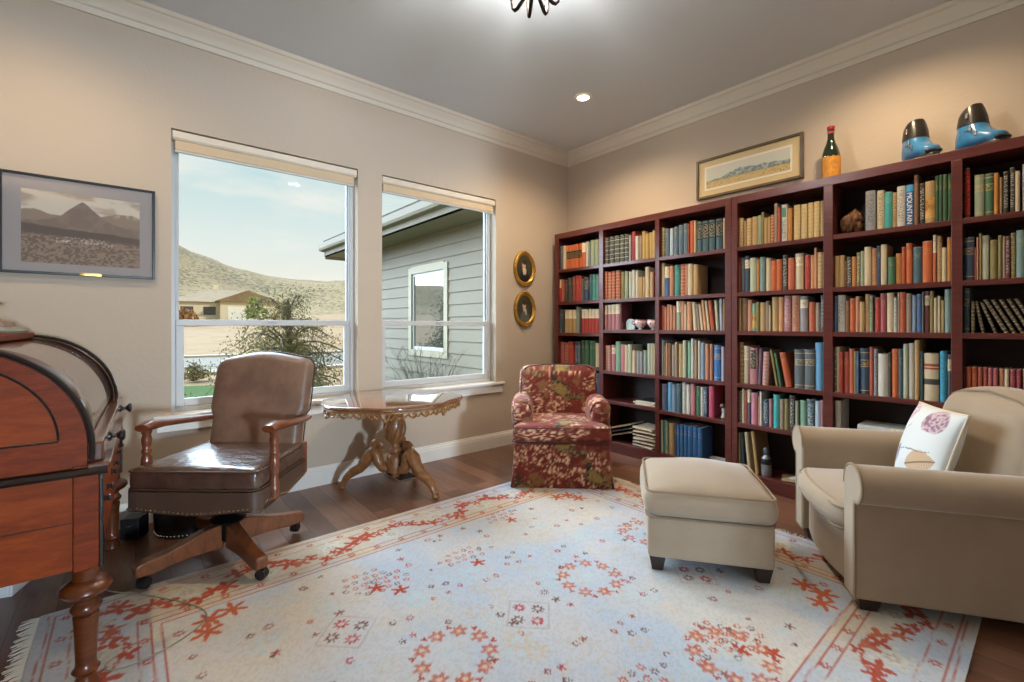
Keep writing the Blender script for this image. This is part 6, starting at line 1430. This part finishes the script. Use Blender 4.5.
for gi in range(3):
    br_ = branchy((0,0,0), (1.2,1.5,1.75)[gi], 13, (1.2,1.0,.65)[gi], (.55,.40,.15)[gi], rg)
    for pts in br_:
        MB().tube(pts, [.017*(1-i/9)+.004 for i in range(9)], 5).build('branch', M_BARK, trunk, smooth=60)
        for q in pts[2:]:
            bz.append(q)
            # twigs
            tw = [q, q+Vector((rg.gauss(0,.1), rg.gauss(0,.1), rg.gauss(-.06,.07))), q+Vector((rg.gauss(0,.16), rg.gauss(0,.16), rg.gauss(-.14,.09)))]
            lm.tube(tw, [.004,.003,.0015], 3); bz.append(tw[1]); bz.append(tw[2])
lm.build('twigs', M_BARK, trunk, smooth=0)
mb = MB(); leaves(mb, bz, .021, rg, 13, .085); f_ = mb.build('foliage', M_LEAF, r, smooth=0)
# bare shrub in front of the siding
sb = (-.62, 2.02, -.31)
r = thing('bare_shrub', 'leafless twiggy shrub growing in front of the grey siding', 'shrub', sb, 0)
mb = MB(); stems = []
for k in range(46):
    a = rg.uniform(0, 2*PI); L_ = rg.uniform(.75, 1.35); sp_ = rg.uniform(.1,.75)
    pts = [Vector((.05*math.cos(a), .05*math.sin(a), 0))]
    for i in range(1,7): t = i/6; pts.append(Vector((min(.42, sp_*t**1.3*math.cos(a)*.75), sp_*t**1.3*math.sin(a)*1.35, L_*t*(1-.12*sp_*t))) + Vector((rg.gauss(0,.012), rg.gauss(0,.02), 0)))
    mb.tube(pts, [.0065*(1-i/7.5) for i in range(7)], 4)
    for i in (2,3,4,5):
        p = pts[i]; q = p + Vector((rg.gauss(0,.05), rg.gauss(0,.12), rg.uniform(.08,.22))); q.x = min(q.x, .43); mb.tube([p, (p+q)/2+Vector((0,rg.gauss(0,.01),0)), q], [.0035,.003,.0015], 3)
mb.build('stem', plain('grey_twig', '59544a', .9), r, smooth=0)
# low shrubs and perennials
def bush(name, label, loc, w, h, mat, per=3, size=.03, nst=60):
    r = thing(name, label, 'shrub', loc, 0)
    mb = MB(); pts = []
    for k in range(nst):
        a = rg.uniform(0, 2*PI); t = rg.random()**.6; q = Vector((w*t*math.cos(a), w*t*math.sin(a), h*rg.uniform(.3,1)*(1-.5*t*t))); pts.append(q); mb.tube([(q.x*.15,q.y*.15,0), tuple(q*.6), tuple(q)], [.006,.005,.002], 3)
    mb.build('stem', M_BARK, r, smooth=0); mb = MB(); leaves(mb, pts, size, rg, per*3, .07); mb.build('foliage', mat, r, smooth=0)
bush('low_shrub', 'low green shrub at the lawn edge by the kerb, seen over the desk chair', (-2.42, 11.2, -.30), .42, .42, M_LEAF, 4, .04)
bush('flower_bed_plant', 'low grey-green plants under the window with the hill view', (-2.92, 5.6, -.30), .34, .22, M_LEAF2, 3, .03)
bush('sage_shrub', 'grey-green sage shrub beside the weeping tree', (-.95, 6.6, -.30), .38, .55, M_LEAF2, 5, .028, 80)
bush('roadside_tree', 'pale green tree beside the house across the road', (9.4, 65, gz(9.4,65)), 1.3, 3.8, plain('leaf_pale','9aa468',.8,var=.3,vs=.6), 5, .3, 60)
bush('yard_shrub', 'rusty shrub in front of the house across the road', (1.2, 62, gz(1.2,62)), 1.6, 1.9, plain('leaf_rust','a0764a',.8,var=.3,vs=.6), 5, .3, 50)

# ================================================================ LIGHT, SKY, CAMERA
w = bpy.data.worlds.new('sky'); sc.world = w; w.use_nodes = True
nt = w.node_tree; bg = nt.nodes['Background']
def wn(t, **k):
    x = nt.nodes.new(t)
    for a, b in k.items(): setattr(x, a, b)
    return x
tc = wn('ShaderNodeTexCoord'); sp = wn('ShaderNodeSeparateXYZ'); nt.links.new(tc.outputs['Generated'], sp.inputs[0])
rp = wn('ShaderNodeValToRGB'); cr = rp.color_ramp
for p, cl in ((0.0, 'cfd0c2'), (.06, 'f0efe2'), (.16, 'dfeae6'), (.32, 'b5d8de'), (.7, '86b6cc')):
    e = cr.elements.new(p) if p not in (0.0,) else cr.elements[0]
    e.position = p; e.color = L4(cl)
cr.elements[-1].color = L4('7aaac6')
nt.links.new(sp.outputs['Z'], rp.inputs[0])
mp = wn('ShaderNodeMapping'); mp.inputs['Scale'].default_value = (1.2, 1.6, 6.5); mp.inputs['Rotation'].default_value = (.12, -.30, .5); nt.links.new(tc.outputs['Generated'], mp.inputs[0])
nz_ = wn('ShaderNodeTexNoise'); nz_.inputs['Scale'].default_value = 1.5; nz_.inputs['Detail'].default_value = 5; nz_.inputs['Roughness'].default_value = .55; nz_.inputs['Distortion'].default_value = .4; nt.links.new(mp.outputs[0], nz_.inputs['Vector'])
rc = wn('ShaderNodeValToRGB'); rc.color_ramp.elements[0].position = .47; rc.color_ramp.elements[1].position = .62; rc.color_ramp.elements[0].color = (0,0,0,1); rc.color_ramp.elements[1].color = (.75,.75,.75,1); nt.links.new(nz_.outputs['Fac'], rc.inputs[0])
mxw = wn('ShaderNodeMix', data_type='RGBA'); nt.links.new(rc.outputs[0], mxw.inputs[0]); nt.links.new(rp.outputs[0], mxw.inputs[6]); mxw.inputs[7].default_value = L4('f6f3ea')
nt.links.new(mxw.outputs[2], bg.inputs['Color']); bg.inputs['Strength'].default_value = SKY

li = bpy.data.lights.new('sun', 'SUN'); li.energy = SUN; li.angle = math.radians(.6); li.color = (1, .93, .82)
lo = bpy.data.objects.new('sun', li); COL.objects.link(lo)
dirn = Vector((-.42, .78, -.47)).normalized(); lo.rotation_euler = dirn.to_track_quat('-Z', 'Y').to_euler()
# added wide sun lamp that boosts the sky light through the windows
li = bpy.data.lights.new('sky_fill_sun', 'SUN'); li.energy = SKY_FILL; li.angle = math.radians(75); li.color = (.64, .82, 1.0)
lo = bpy.data.objects.new('sky_fill_sun', li); COL.objects.link(lo); lo.rotation_euler = Vector((.42, -.75, -.52)).to_track_quat('-Z', 'Y').to_euler()
def area(name, loc, aim, sx, sy, en, col):
    li = bpy.data.lights.new(name, 'AREA'); li.shape = 'RECTANGLE'; li.size = sx; li.size_y = sy; li.energy = en; li.color = col
    lo = bpy.data.objects.new(name, li); COL.objects.link(lo); lo.location = loc; lo.rotation_euler = Vector(aim).to_track_quat('-Z', 'Z').to_euler(); return lo
# added area lamp at the made-up hall window, lights the room from behind
area('rear_fill_lamp', ((HWN[0]+HWN[1])/2, HY-.16, (HWN[2]+HWN[3])/2-.2), (0,1,.02), .42, .7, REAR_W, (.66,.83,1.0))
li = bpy.data.lights.new('chandelier_glow', 'POINT'); li.energy = CHAND_W; li.color = (1,.98,.95); li.shadow_soft_size = .06
lo = bpy.data.objects.new('chandelier_glow', li); COL.objects.link(lo); lo.location = (-2.27,-1.9,2.815)

cam = bpy.data.cameras.new('camera'); cam.sensor_width = 36; cam.lens = 458/1024*36; cam.clip_start = .05; cam.clip_end = 2000
cam.shift_x = 0; cam.shift_y = -16/1024
co = bpy.data.objects.new('camera', cam); COL.objects.link(co); co.location = (-3.742, -3.496, 1.18); co.rotation_euler = (PI/2, 0, math.radians(50-90))
sc.camera = co
vs_ = sc.view_settings; sc.display_settings.display_device = 'sRGB'
vs_.view_transform = 'Standard'; vs_.look = 'None'; vs_.gamma = 1; vs_.use_curve_mapping = False; vs_.exposure = EXPOSURE
